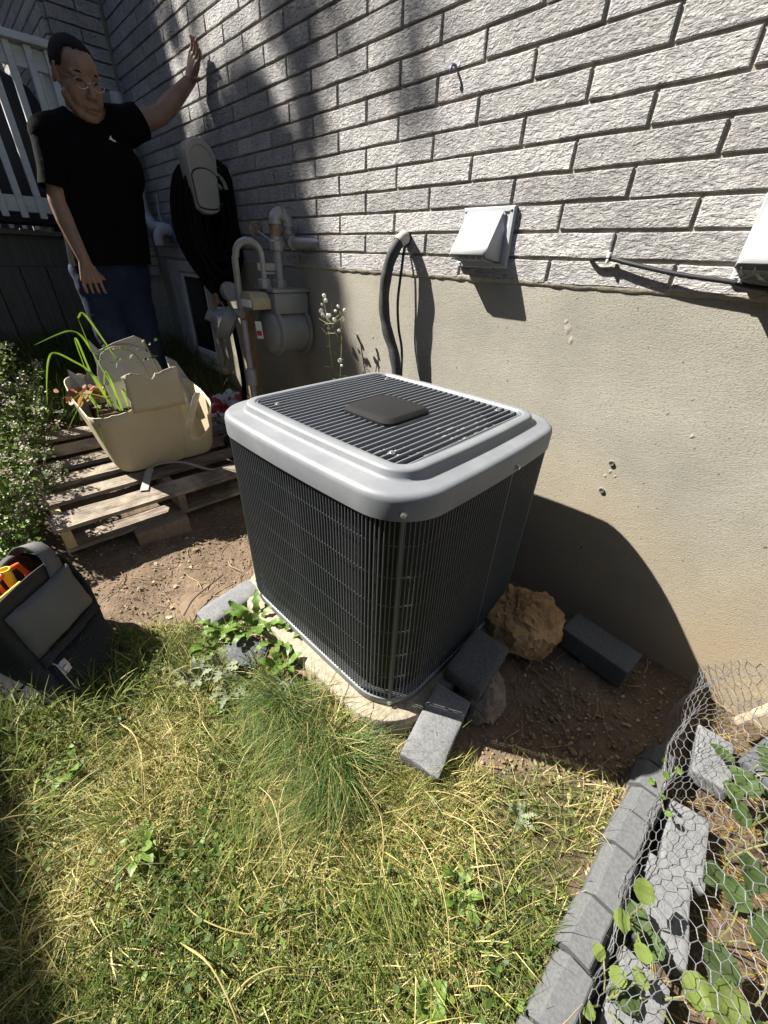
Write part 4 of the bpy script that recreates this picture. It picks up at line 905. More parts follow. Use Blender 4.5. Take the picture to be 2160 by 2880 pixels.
# ------------------------------------------------------------ rubbish between pallet and meter
def crumple(name, c, r_, sq, m, label, cat, seed, group=None):
    bm = bmesh.new(); bmesh.ops.create_icosphere(bm, subdivisions=4, radius=1)
    for v in bm.verts:
        p = v.co.copy(); n = mnoise.fractal(p*1.7+Vector((seed, 0, 0)), 0.7, 2.2, 4) + 0.5*abs(mnoise.noise(p*4+Vector((0, seed, 0))))
        v.co = Vector((p.x*r_*sq[0], p.y*r_*sq[1], p.z*r_*sq[2]))*(0.8+0.55*n)
    me = bpy.data.meshes.new(name); bm.to_mesh(me); bm.free()
    zlow = min(v.co.z for v in me.vertices)
    return tag(link_mesh(name, me, m, None, c), label, cat, group)
M['bag_white'] = mat('white_plastic_bag', (0.50, 0.52, 0.58), 0.45, trans_col=0.2)
M['bag_red'] = mat('red_bag_print', (0.50, 0.52, 0.57), 0.45, (0.28, 0.03, 0.025), ns=9, lo=0.5, hi=0.53)
for c, r_, sq, m, lab, sd in (((-1.16, -0.33, 0.33), 0.12, (0.7, 1.0, 0.8), 'bag_red', 'crumpled white bag with red print behind the tub', 1), ((-1.0, -0.22, 0.28), 0.10, (1, 1, 0.6), 'bag_white', 'crumpled pale bag beside the wall under the window', 2), ((-0.72, -0.27, 0.21), 0.10, (0.8, 1.1, 0.7), 'bag_white', 'crumpled pale bag at the foot of the gas riser', 3), ((-0.86, -0.35, 0.25), 0.09, (1, 1, 0.6), 'bag_red', 'small torn bag with red marks next to the brown bottle', 4)):
    crumple('plastic_bag', c, r_, sq, M[m], lab, 'plastic bag', sd, 'plastic bags by the wall')
t = thing('bottle', (-0.76, -0.42, 0.22), 'brown glass bottle with an orange band lying among the rubbish', 'bottle')
BM_ = basisM((-0.80, -0.46, 0.235), (0, 0, 1), (0.5, -0.86, 0), (0.86, 0.5, 0.0))
M['brownglass'] = mat('brown_glass', (0.05, 0.035, 0.02), 0.15)
MB().lathe([(0.0, -0.08), (0.038, -0.078), (0.040, -0.07), (0.040, 0.04), (0.03, 0.065), (0.015, 0.085), (0.014, 0.12)], 18, BM_).build('bottle_body', M['brownglass'], t, smooth=50)
MB().lathe([(0.0408, 0.0), (0.0408, 0.03)], 18, BM_, (False, False)).build('bottle_band', mat('orange_band', (0.5, 0.25, 0.05), 0.6), t, smooth=50)

# ------------------------------------------------------------ stones and pavers round the pad
def rock(name, c, size, rot, m, label, cat, seed, rough=0.18, sub=5, planes=9):
    bm = bmesh.new(); bmesh.ops.create_icosphere(bm, subdivisions=sub, radius=1); g = random.Random(seed)
    pl = [(Vector((g.gauss(0, 1), g.gauss(0, 1), g.gauss(0, 1))).normalized(), g.uniform(0.62, 0.9)) for _ in range(planes)]
    for v in bm.verts:
        p = v.co.normalized(); s_ = 1.0
        for n, d in pl:
            q = p.dot(n)
            if q > 0.05: s_ = min(s_, d/q)
        n2 = mnoise.fractal(p*3+Vector((seed, 0, 0)), 0.9, 2.1, 5)
        v.co = p*(s_+rough*0.30*n2+rough*0.16*mnoise.fractal(p*9+Vector((0, seed, 0)), 0.7, 2.2, 4))
        v.co = Vector((v.co.x*size[0], v.co.y*size[1], v.co.z*size[2]))
    me = bpy.data.meshes.new(name); bm.to_mesh(me); bm.free(); me.transform(Euler(rot).to_matrix().to_4x4())
    me.polygons.foreach_set('use_smooth', np.ones(len(me.polygons), bool)); me.set_sharp_from_angle(angle=R(38))
    return tag(link_mesh(name, me, m, None, c), label, cat)
M['sandstone'] = mat('tan_sandstone', (0.36, 0.22, 0.10), 0.9, (0.22, 0.13, 0.06), ns=9, stretch=(1, 1, 3), bump=1.0, bs=40, bd=0.012, col3=(0.42, 0.29, 0.16), ns3=14)
M['greyrock'] = mat('grey_fieldstone', (0.23, 0.19, 0.15), 0.9, (0.13, 0.11, 0.09), ns=14, bump=0.8, bs=50, bd=0.006)
M['slate'] = mat('dark_slate', (0.085, 0.092, 0.10), 0.85, (0.05, 0.055, 0.062), ns=12, stretch=(1, 1, 4), bump=0.9, bs=30, bd=0.008)
rock('boulder', (1.045, -0.30, 0.095), (0.14, 0.155, 0.135), (0.2, 0.1, 0.5), M['sandstone'], 'rough tan sandstone boulder beside the pad next to the wall', 'boulder', 21, 0.34, 5, 11)
rock('fieldstone', (1.105, -0.615, 0.03), (0.085, 0.095, 0.07), (0.1, 0.0, 0.3), M['greyrock'], 'broken grey brown stone under the charcoal paver', 'stone', 5, 0.35)
rock('fieldstone', (1.075, -0.735, 0.02), (0.028, 0.035, 0.045), (0.1, 0.2, 0.3), M['sandstone'], 'small tan stone wedged between two pavers', 'stone', 6, 0.3)
rock('slate_stone', (0.455, -1.085, 0.018), (0.09, 0.075, 0.032), (0.1, 0.1, 0.4), M['slate'], 'dark slate stone among the weeds, nearer the dandelion leaves', 'stone', 8, 0.12)
rock('slate_stone', (0.655, -1.11, 0.015), (0.07, 0.09, 0.034), (0.2, 0.0, 0.1), M['slate'], 'dark slate stone among the weeds, nearer the pad corner', 'stone', 9, 0.12)
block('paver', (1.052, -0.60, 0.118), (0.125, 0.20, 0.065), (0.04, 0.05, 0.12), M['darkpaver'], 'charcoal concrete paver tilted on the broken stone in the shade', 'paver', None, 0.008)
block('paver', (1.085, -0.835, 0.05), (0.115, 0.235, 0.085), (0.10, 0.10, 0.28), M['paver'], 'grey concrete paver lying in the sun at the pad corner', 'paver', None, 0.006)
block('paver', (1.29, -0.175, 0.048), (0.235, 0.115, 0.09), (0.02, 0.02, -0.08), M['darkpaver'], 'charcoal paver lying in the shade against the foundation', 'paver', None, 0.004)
# pale rounded edging piece left of the pad
b = MB(); rows = []
for i in range(9):
    f = i/8; c = Vector((0.225, -1.155, 0.035)).lerp(Vector((0.215, -0.93, 0.06)), f); hw_ = 0.056; e = 0.010 if i in (0, 8) else 0
    rows.append([c+Vector((hw_*math.copysign(abs(math.cos(a))**0.6, math.cos(a))*(1-e*6), 0, (0.024-e)*math.copysign(abs(math.sin(a))**0.6, math.sin(a)))) for a in np.linspace(0, 2*PI, 22)[:-1]])
tag(b.loft(rows).build('edging_stone', M['paver'], None, (0.22, -1.04, 0.01), smooth=50), 'pale grey rounded edging stone left of the air conditioner', 'edging stone')
block('paver', (0.345, -0.905, 0.05), (0.07, 0.05, 0.06), (0, 0, 0.3), M['paver'], 'small pale chunk of paver tucked against the back corner of the pad', 'paver')
# edging row of the flower bed
ys = [-0.40, -0.462, -0.548, -0.628, -0.728, -0.858, -0.976, -1.105, -1.235, -1.365, -1.50]
words = ['nearest the wall', 'second from the wall', 'third from the wall', 'fourth from the wall', 'fifth from the wall', 'sixth from the wall', 'seventh from the wall', 'eighth from the wall', 'ninth from the wall', 'tenth from the wall']
for i in range(len(ys)-1):
    y0, y1 = ys[i]-0.003, ys[i+1]+0.003; yw = random.uniform(-0.05, 0.05); xo = random.uniform(-0.006, 0.006); dz = random.uniform(-0.0035, 0.0035)
    poly = [(1.525, -0.06), (1.527, 0.035), (1.545, 0.060), (1.592, 0.062), (1.600, 0.050), (1.603, -0.06)]
    b = MB(); n = 7
    b.loft([[Vector((x+xo+yw*(k/(n-1)-0.5)*(y1-y0)+random.uniform(-0.0008, 0.0008), y0+(y1-y0)*k/(n-1), z+dz+random.uniform(-0.0005, 0.0005))) for x, z in poly] for k in range(n)])
    tag(b.build('edging_block', M['edging'], None, (1.565, (y0+y1)/2, -0.06), bevel=(0.002, 1)), 'slanted grey edging block of the flower bed, %s' % words[i], 'edging block', 'edging blocks along the flower bed')
for c, rz, lab in (((1.675, -0.275, -0.01), 0.12, 'grey paver in the flower bed under the netting, nearest the wall'), ((1.668, -0.575, 0.0), 0.15, 'grey paver in the middle of the netted flower bed'), ((1.668, -0.745, 0.004), 0.18, 'grey paver under the netting with leaf shadows, nearer the lens'), ((1.672, -0.955, -0.004), 0.05, 'grey paver at the near end of the netted flower bed')):
    block('paver', c, (0.092, 0.175, 0.055), (random.uniform(-0.03, 0.03), 0.03, rz), M['paver'], lab, 'paver', 'pavers in the flower bed', 0.005)
block('board', (1.745, -0.05, 0.10), (0.022, 0.22, 0.09), (0.05, 0.25, -0.45), M['plank'], 'pale plank edge leaning in the bed under the netting by the wall', 'board', None, 0.002)
block('paver', (1.80, -0.17, 0.03), (0.10, 0.22, 0.05), (0, 0, -0.3), M['darkpaver'], 'charcoal paver behind the pale plank in the netted bed', 'paver')
# ------------------------------------------------------------ tool bag
M['bagblack'] = mat('black_nylon', (0.014, 0.014, 0.015), 0.75, (0.02, 0.02, 0.021), ns=60, bump=0.3, bs=400, bd=0.001)
M['baggrey'] = mat('grey_nylon', (0.115, 0.115, 0.12), 0.8, (0.09, 0.09, 0.094), ns=5, bump=0.25, bs=900, bd=0.0008)
M['webbing'] = mat('grey_webbing', (0.10, 0.10, 0.105), 0.85, bump=0.6, bs=500, bd=0.001, bstretch=(1, 1, 4))
M['orange'] = mat('orange_grip', (0.75, 0.10, 0.02), 0.45); M['yellow'] = mat('yellow_plastic', (0.70, 0.45, 0.03), 0.45)
BO = Vector((0.115, -1.415, 0.0)); BU = Vector((0.69, -0.72, 0)).normalized(); BN = Vector((0.72, 0.69, 0)).normalized()
def bp_(s, d, z): return BO + BU*(s-0.11*min(1.0, max(0.0, z)/0.12)) + BN*d + Vector((0, 0, gzf(0.1, -1.5)+z*1.06))
bag = thing('tool_bag', bp_(0.2, -0.1, 0), 'open black and grey tool bag on the grass in front of the herb bush', 'bag')
def bag_ring(z, s0, s1, d0, d1, r_=0.035, n=5):
    return [bp_(cs+r_*math.cos(q), cd+r_*math.sin(q), z) for cs, cd, q0 in ((s1-r_, d1-r_, 0), (s0+r_, d1-r_, PI/2), (s0+r_, d0+r_, PI), (s1-r_, d0+r_, 1.5*PI)) for q in np.linspace(q0, q0+PI/2, n)]
outer_ = [bag_ring(0.0, 0.0, 0.25, -0.27, -0.005), bag_ring(0.02, -0.01, 0.262, -0.285, 0.0), bag_ring(0.07, -0.012, 0.268, -0.30, -0.055), bag_ring(0.12, -0.014, 0.27, -0.325, -0.13), bag_ring(0.22, -0.016, 0.272, -0.335, -0.150), bag_ring(0.30, -0.012, 0.268, -0.335, -0.158), bag_ring(0.318, -0.008, 0.264, -0.33, -0.164)]
inner_ = [bag_ring(0.31, 0.002, 0.254, -0.32, -0.174), bag_ring(0.20, 0.005, 0.25, -0.31, -0.165), bag_ring(0.10, 0.01, 0.245, -0.29, -0.14)]
MB().loft(outer_+inner_).build('bag_body', M['bagblack'], bag, smooth=60)
def front_panel(s0, s1, k0, k1, off, bulge, m, name, ns=10, nz=8, th=0.006):
    """slab following the leaning front; k is height"""
    prof_ = ((0.0, -0.003), (0.02, 0.0), (0.07, -0.055), (0.12, -0.13), (0.22, -0.150), (0.30, -0.158), (0.33, -0.165))
    rows = []
    for i in range(nz+1):
        z = k0+(k1-k0)*i/nz; d = float(np.interp(z, [p[0] for p in prof_], [p[1] for p in prof_])); row = []
        for j in range(ns+1):
            f = j/ns; e = math.sin(PI*f)**0.5*math.sin(PI*min(1, max(0, i/nz)))**0.5; wr = 0.009*mnoise.noise(Vector((f*4, i*0.6, 3)))+0.004*mnoise.noise(Vector((f*13, i*1.3, 5)))
            row.append(bp_(s0+(s1-s0)*f, d+off+bulge*e+wr, z))
        rows.append(row)
    o = MB().loft(rows, (False, False), closed=False).build(name, m, bag, smooth=60)
    md = o.modifiers.new('thick', 'SOLIDIFY'); md.thickness = th; md.offset = -1
    return o
front_panel(0.002, 0.250, 0.125, 0.292, 0.010, 0.030, M['baggrey'], 'front_pocket')
front_panel(-0.002, 0.256, 0.108, 0.128, 0.016, 0.012, M['bagblack'], 'zip_flap')
M['netpocket'] = mat('black_mesh_fabric', (0.008, 0.008, 0.008), 0.85, (0.024, 0.024, 0.022), ns=260, nd=0, lo=0.52, hi=0.62)
front_panel(0.004, 0.245, 0.012, 0.108, 0.004, 0.030, M['netpocket'], 'mesh_pocket')
def ribbon(pts, wv, m, name, parent, w_=0.022, th=0.003, n=6):
    P = curve_pts(pts, n); rows = []
    for i, p in enumerate(P):
        wd = wv if not callable(wv) else wv(i/(len(P)-1)); rows.append([p-wd*w_, p+wd*w_])
    o = MB().loft(rows, (False, False), closed=False).build(name, m, parent, smooth=60); md = o.modifiers.new('thick', 'SOLIDIFY'); md.thickness = th; md.offset = 0; return o
ribbon([bp_(0.05, -0.150, 0.27), bp_(0.03, -0.165, 0.34), bp_(0.02, -0.21, 0.375), bp_(0.015, -0.27, 0.355), bp_(0.02, -0.335, 0.28)], (BU*0.8+Vector((0, 0, 0.3))).normalized(), M['webbing'], 'carry_strap', bag, 0.028)
ribbon([bp_(-0.012, -0.20, 0.32), bp_(-0.028, -0.19, 0.25), bp_(-0.030, -0.17, 0.15), bp_(-0.02, -0.10, 0.05)], BN, M['bagblack'], 'side_strap', bag, 0.03)
ribbon([bp_(-0.012, -0.26, 0.26), bp_(-0.055, -0.25, 0.20), bp_(-0.06, -0.22, 0.10), bp_(-0.012, -0.20, 0.02)], BN, M['bagblack'], 'side_pocket', bag, 0.05)
ribbon([bp_(0.005, -0.162, 0.318), bp_(0.09, -0.166, 0.324), bp_(0.18, -0.166, 0.322), bp_(0.255, -0.162, 0.318)], Vector((0, 0, 1)), M['bagblack'], 'rim_band', bag, 0.012)
ribbon([bp_(0.01, -0.25, 0.30), bp_(0.04, -0.27, 0.345), bp_(0.09, -0.28, 0.335), bp_(0.12, -0.28, 0.30)], BN, M['bagblack'], 'inner_loop', bag, 0.012)
o_ = front_panel(0.205, 0.232, 0.082, 0.102, 0.026, 0.0, M['paper'], 'label_patch', 2, 2, 0.002)
b = MB(); c = bp_(0.2185, -0.062, 0.092); b.lathe([(0.0085, 0), (0.0085, 0.0008)], 16, basisM(c, BU, Vector((0, 0, 1)), BN)); lb = b.build('label_print', M['red'], o_)
b = MB(); b.lathe([(0.0045, 0), (0.0045, 0.0012)], 12, basisM(c, BU, Vector((0, 0, 1)), BN)); 
MB().tube([bp_(0.25, -0.085, 0.115), bp_(0.245, -0.075, 0.11), bp_(0.235, -0.01, 0.06), bp_(0.225, 0.0, 0.05), bp_(0.215, -0.02, 0.065)], 0.0022, 6).build('metal_hook', M['steel'], bag)
# tools sticking out of the mouth
t = thing('pipe_cutter', bp_(0.115, -0.23, 0.25), 'orange and yellow handled tool standing in the tool bag', 'tool')
p0 = bp_(0.115, -0.235, 0.342)
MB().tube([p0+Vector((0.02, 0, -0.09)), p0+BU*0.038+Vector((0, 0, -0.045)), p0+BU*0.040+Vector((0, 0, -0.006)), p0+BU*0.012], 0.0085, 8).build('handle', M['orange'], t, smooth=50)
MB().tube([p0-BU*0.012, p0-BU*0.040+Vector((0, 0, -0.004)), p0-BU*0.055+Vector((0, 0, -0.05)), p0-BU*0.05+Vector((0, 0, -0.1))], 0.0085, 8).build('handle', M['orange'], t, smooth=50)
b = MB(); b.lathe([(0.010, -0.09), (0.014, -0.02), (0.0155, 0.012), (0.012, 0.012), (0.010, -0.01)], 16, Matrix.Translation(p0)); b.build('collar', M['yellow'], t, smooth=40)
t = MB().box(bp_(0.175, -0.180, 0.320), (0.010, 0.085, 0.02), (0, 0, math.atan2(-BU.x, BU.y))).build('folding_rule', M['yellow'], None, bp_(0.175, -0.18, 0.30), bevel=(0.003, 1)); tag(t, 'yellow rule tucked along the rim of the tool bag', 'ruler')
t = thing('dial_gauge', bp_(0.225, -0.20, 0.30), 'small round white dial gauge in the mouth of the tool bag', 'gauge')
gm = basisM(bp_(0.225, -0.20, 0.328), BU, (BN*0.3+Vector((0, 0, 0.95))).normalized()*0+Vector((-0.5, -0.5, 0.7)).normalized(), Vector((0.45, 0.1, 0.88)).normalized())
MB().lathe([(0.024, -0.012), (0.024, 0.004), (0.021, 0.005)], 20, gm).build('case', M['steel'], t, smooth=40)
MB().lathe([(0.0205, 0.0052), (0.0205, 0.0058)], 20, gm).build('dial', M['paper'], t)

# ------------------------------------------------------------ plants: helpers
def attr_mat(name, rough=0.6, tr=0.35, spec=0.3):
    m = mat(name, (0.1, 0.1, 0.1), rough, attr='tint', trans_col=tr, spec=spec); return m
M['grass'] = attr_mat('grass_blades', 0.55, 0.3); M['leaf'] = attr_mat('leaf_green', 0.5, 0.35)
def set_tint(me, cols, per):
    ca = me.color_attributes.new('tint', 'FLOAT_COLOR', 'POINT')
    c = np.repeat(np.concatenate([cols, np.ones((len(cols), 1))], 1), per, 0)
    ca.data.foreach_set('color', c.astype(np.float32).ravel())
def blades(name, root, az_, lean, curl, L_, W_, cols, m, nseg=3, parent=None, at=(0, 0, 0)):
    n = len(root); d = np.stack([np.cos(az_), np.sin(az_), np.zeros(n)], 1); sd = np.stack([-np.sin(az_), np.cos(az_), np.zeros(n)], 1)
    tw = rng.normal(0, 0.6, n); sd = sd*np.cos(tw)[:, None] + np.array([0, 0, 1])*np.sin(tw)[:, None]*0.6
    P = [root]; th = lean.copy()
    for k in range(nseg):
        st = L_/nseg; P.append(P[-1] + (d*np.sin(th)[:, None] + np.array([0, 0, 1])*np.cos(th)[:, None])*st[:, None]); th = th + curl/nseg
    V_ = []
    for k in range(nseg+1):
        w_ = W_*(1-(k/nseg)**1.6*0.92)*0.5; V_ += [P[k]-sd*w_[:, None], P[k]+sd*w_[:, None]]
    V_ = np.stack(V_, 1); nv = 2*(nseg+1)
    V_[:, :, 2] = np.maximum(V_[:, :, 2], (gz(V_[:, :, 0], V_[:, :, 1])+0.002))
    base = np.arange(n)[:, None]*nv
    F_ = np.concatenate([base + np.array([[2*k, 2*k+1, 2*k+3, 2*k+2]]) for k in range(nseg)], 0)
    at = np.array(at if parent is None else wloc(parent)[:])
    me = np_mesh(name, V_.reshape(-1, 3)-at, F_)
    set_tint(me, cols, nv)
    return link_mesh(name, me, m, parent, None if parent is not None else tuple(at))
GREEN = np.array([[0.095, 0.13, 0.022], [0.13, 0.165, 0.032], [0.17, 0.20, 0.05], [0.065, 0.10, 0.02]])
STRAW = np.array([[0.42, 0.36, 0.14], [0.33, 0.28, 0.09], [0.50, 0.44, 0.21], [0.27, 0.27, 0.065]])
def pick(n, f_straw):
    f = np.asarray(f_straw); g_ = GREEN[rng.integers(0, 4, n)]; s_ = STRAW[rng.integers(0, 4, n)]
    sel = (rng.random(n) < f)[:, None]; c = np.where(sel, s_, g_); return np.clip(c*(0.75+0.5*rng.random((n, 1))), 0.01, 0.6)
def vis_frac(x, y):
    X_ = np.stack([x, y, gz(x, y)], 1)-np.array(CAMP); z = X_@np.array(fw); u = 1080+FPX*(X_@np.array(rt2))/z; v = 1440-FPX*(X_@np.array(up2))/z
    return (z > 0.1) & (u > -200) & (u < 2300) & (v > -50) & (v < 3080)
def scatter(n, x0, x1, y0, y1, fn):
    x = rng.uniform(x0, x1, n); y = rng.uniform(y0, y1, n); k = rng.random(n) < fn(x, y); return x[k], y[k]
def dryness(x, y):
    v = 0.38+0.6*np.sin(x*6.1+1.3)*np.sin(y*5.3+0.4)+0.25*np.sin(x*13+y*9); v = v+0.25*np.exp(-((x-1.0)**2+(y+1.35)**2)/0.03)
    return np.clip(v, 0.12, 0.85)
KEEP_OUT = [(0.22, -1.04, 0.07, 0.13), (0.568, -0.564, 0.43, 0.41), (1.085, -0.835, 0.07, 0.13), (1.06, -0.6, 0.09, 0.13)]
def clear(x, y):
    k = np.ones(len(x))
    for cx, cy, hx, hy in KEEP_OUT: k = k*~((np.abs(x-cx) < hx) & (np.abs(y-cy) < hy))
    return k
def lawn_density(x, y):
    m = lawn_mask(x, y)*(x > -1.2)
    sparse = 1-0.72*sstep(1.15, 1.35, x)*sstep(-1.15, -0.8, y)
    cl = 0.55+0.45*np.sin(x*17+2*np.sin(y*11))*np.sin(y*19)
    return m*sparse*clear(x, y)*(0.55+0.45*cl)*np.where(vis_frac(x, y), 1.0, 0.12)
x, y = scatter(160000, -0.7, 1.60, -2.1, -0.55, lawn_density); n = len(x); dr = dryness(x, y)
Lb = rng.gamma(5, 0.0095, n)+0.012
blades('lawn_grass', np.stack([x, y, gz(x, y)], 1), rng.uniform(0, 2*PI, n)*0.6+rng.choice([0.5, 2.8, 4.4], n), np.abs(rng.normal(0.75, 0.4, n)), rng.normal(0.7, 0.6, n), Lb, rng.uniform(0.0016, 0.0036, n), pick(n, dr), M['grass'])
tag(bpy.data.objects['lawn_grass'], 'short patchy lawn grass, half green and half straw coloured', 'grass', kind='stuff')
# lying thatch
x, y = scatter(60000, -0.7, 1.58, -2.0, -0.5, lambda x, y: lawn_density(x, y)*dryness(x, y)*1.2); n = len(x)
blades('dry_thatch', np.stack([x, y, gz(x, y)+0.006+0.02*rng.random(n)], 1), rng.uniform(0, 2*PI, n), rng.normal(1.5, 0.12, n), rng.normal(0.1, 0.35, n), rng.uniform(0.03, 0.09, n), rng.uniform(0.001, 0.002, n), pick(n, np.full(n, 0.93)), M['grass'], 2)
tag(bpy.data.objects['dry_thatch'], 'dry straw coloured thatch lying in the lawn', 'thatch', kind='stuff')
# small round weed leaves through the lawn
def leaflets(name, C, N_, sz, cols, m, parent=None, at=(0, 0, 0)):
    n = len(C); a = rng.normal(0, 1, (n, 3)); a -= (a*N_).sum(1)[:, None]*N_; a /= np.linalg.norm(a, axis=1)[:, None]; b_ = np.cross(N_, a)
    ring = [(1.0, 0.0, 0.10), (0.55, 0.62, 0.0), (-0.45, 0.55, 0.05), (-0.95, 0.0, -0.12), (-0.45, -0.55, 0.05), (0.55, -0.62, 0.0)]
    V_ = np.stack([C + sz[:, None]*(p*a + q*b_ + r*N_) for p, q, r in ring], 1)
    base = np.arange(n)[:, None]*6; F_ = np.concatenate([base+np.array([[0, 1, 2, 3]]), base+np.array([[0, 3, 4, 5]])], 0)
    at = np.array(at if parent is None else wloc(parent)[:])
    me = np_mesh(name, V_.reshape(-1, 3)-at, F_); set_tint(me, cols, 6); return link_mesh(name, me, m, parent, None if parent is not None else tuple(at))
def rand_up(n, s): v = np.stack([rng.normal(0, s, n), rng.normal(0, s, n), np.ones(n)], 1); return v/np.linalg.norm(v, axis=1)[:, None]
LEAFC = np.array([[0.07, 0.12, 0.025], [0.10, 0.16, 0.03], [0.055, 0.10, 0.025], [0.14, 0.20, 0.04]])
def leafcol(n, f=1.0): return np.clip(LEAFC[rng.integers(0, 4, n)]*(0.7+0.6*rng.random((n, 1)))*f, 0.01, 0.5)
def weed_density(x, y):
    p = np.sin(x*7.3+0.7)*np.sin(y*8.9+1.9); return lawn_density(x, y)*np.clip(0.25+p, 0.04, 1)
x, y = scatter(24000, -0.7, 1.56, -2.0, -0.5, weed_density); n = len(x)
leaflets('clover_leaves', np.stack([x, y, gz(x, y)+0.012+0.035*rng.random(n)], 1), rand_up(n, 0.5), rng.uniform(0.003, 0.009, n), leafcol(n, 0.95), M['leaf'])
tag(bpy.data.objects['clover_leaves'], 'small round green weed leaves scattered through the lawn', 'weeds', kind='stuff')
# the fine long tuft that flows from the pad corner towards the lens
ncl = 26; ccx = 0.62+0.40*rng.random(ncl); ccy = -1.035-0.04*rng.random(ncl)-0.18*np.abs(ccx-0.86)-0.10*rng.random(ncl)**2; caz = rng.normal(-1.0, 0.9, ncl); cle = rng.uniform(0.3, 0.9, ncl)
n = 2700; ci = rng.integers(0, ncl, n); rx = ccx[ci]+rng.normal(0, 0.022, n); ry = ccy[ci]+rng.normal(0, 0.02, n)
k = clear(rx, ry) > 0; rx, ry, ci = rx[k], ry[k], ci[k]; n = len(rx); azt = caz[ci]+rng.normal(0, 0.45, n)
gcol = np.array([[0.075, 0.135, 0.03], [0.11, 0.175, 0.04], [0.06, 0.105, 0.03], [0.14, 0.19, 0.05]])[rng.integers(0, 4, n)]
cols = np.where(rng.random((n, 1)) < 0.84, gcol, np.array([[0.40, 0.33, 0.14]]))*(0.7+0.6*rng.random((n, 1)))
blades('fescue_tuft', np.stack([rx, ry, gz(rx, ry)], 1), azt, np.abs(cle[ci]+rng.normal(0, 0.25, n)), rng.normal(1.15, 0.45, n), rng.uniform(0.07, 0.23, n), rng.uniform(0.0011, 0.0027, n), cols, M['grass'], 6)
tag(bpy.data.objects['fescue_tuft'], 'long fine dark green grass tuft flowing from the corner of the pad', 'grass tuft', kind='stuff')
n = 500; rx = 1.14+0.03*rng.normal(0, 1, n); ry = -0.93+0.05*rng.normal(0, 1, n)
blades('fescue_tuft', np.stack([rx, ry, gz(rx, ry)], 1), rng.uniform(0, 2*PI, n), np.abs(rng.normal(0.5, 0.3, n)), rng.normal(1.0, 0.4, n), rng.uniform(0.05, 0.15, n), rng.uniform(0.001, 0.0016, n), pick(n, np.full(n, 0.3)), M['grass'], 5)
tag(bpy.data.objects['fescue_tuft.001'], 'smaller grass tuft on the near side of the sunlit grey paver', 'grass tuft', kind='stuff')
# bent-over clumps of longer green blades through the lawn
cxs = np.array([(0.62, -1.33), (0.80, -1.25), (1.02, -1.18), (0.45, -1.48), (0.30, -1.60), (0.98, -1.38), (0.70, -1.52), (1.22, -1.15), (0.55, -1.70), (0.22, -1.72), (1.10, -1.02), (0.40, -1.35), (0.90, -1.12), (1.30, -1.22), (0.75, -1.16)])
rep = 170; n = len(cxs)*rep; cidx = np.repeat(np.arange(len(cxs)), rep); rx = cxs[cidx, 0]+rng.normal(0, 0.05, n); ry = cxs[cidx, 1]+rng.normal(0, 0.035, n); k = (clear(rx, ry) > 0) & (lawn_mask(rx, ry) > 0.5); rx, ry, cidx = rx[k], ry[k], cidx[k]; n = len(rx)
blades('bent_grass', np.stack([rx, ry, gz(rx, ry)], 1), (cidx*1.7) % 6.28+rng.normal(0, 0.5, n), np.abs(rng.normal(0.75, 0.25, n)), rng.normal(1.0, 0.35, n), rng.uniform(0.06, 0.16, n), rng.uniform(0.0018, 0.0036, n), pick(n, np.full(n, 0.18))*1.1, M['grass'], 5)
tag(bpy.data.objects['bent_grass'], 'clumps of longer bent green grass in the lawn', 'grass', kind='stuff')
# long grass in the shade behind the pallet, and along the deck
x, y = scatter(26000, -2.75, -1.45, -2.2, -0.05, lambda x, y: lawn_mask(x, y)*(~((x > -1.8) & (y > -0.85) & (y < -0.3)))*(0.4+0.6*(y < -0.3))); n = len(x)
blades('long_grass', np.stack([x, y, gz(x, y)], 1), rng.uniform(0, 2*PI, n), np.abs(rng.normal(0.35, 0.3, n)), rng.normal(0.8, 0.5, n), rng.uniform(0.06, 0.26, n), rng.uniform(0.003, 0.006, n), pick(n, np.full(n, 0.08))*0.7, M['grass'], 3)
tag(bpy.data.objects['long_grass'], 'long unmown grass in the shade in front of the deck', 'grass', kind='stuff')
# broad blades in the shade at the near left
x, y = scatter(2600, -0.35, 0.42, -1.95, -1.45, lambda x, y: lawn_mask(x, y)); n = len(x)
blades('broad_grass', np.stack([x, y, gz(x, y)], 1), rng.uniform(0, 2*PI, n), np.abs(rng.normal(0.6, 0.3, n)), rng.normal(0.9, 0.4, n), rng.uniform(0.06, 0.17, n), rng.uniform(0.004, 0.008, n), pick(n, np.full(n, 0.08)), M['grass'], 4)
tag(bpy.data.objects['broad_grass'], 'broad bladed green grass round the foot of the tool bag', 'grass', kind='stuff')
# long dry stems
b = MB(); g = random.Random(12)
for i in range(70):
    x0, y0 = g.uniform(0.2, 1.5), g.uniform(-1.75, -0.8)
    if lawn_mask(x0, y0) < 0.5: continue
    a = g.uniform(0, 2*PI); L_ = g.uniform(0.10, 0.32); h_ = g.uniform(0.02, 0.11)
    pts = [Vector((x0, y0, gzf(x0, y0)+0.004)), Vector((x0+math.cos(a)*L_*0.35, y0+math.sin(a)*L_*0.35, gzf(x0, y0)+h_)), Vector((x0+math.cos(a+0.15)*L_*0.7, y0+math.sin(a+0.15)*L_*0.7, gzf(x0, y0)+h_*1.05)), Vector((x0+math.cos(a+0.3)*L_, y0+math.sin(a+0.3)*L_, gzf(x0, y0)+h_*0.5))]
    P = curve_pts(pts, 4); sh_ = i % 4 == 0; b.tube(P, [0.0011]*(len(P)-5)+([0.0011, 0.0016, 0.0018, 0.0015, 0.0005] if sh_ else [0.001, 0.001, 0.0009, 0.0008, 0.0005]), 4, cap=False)
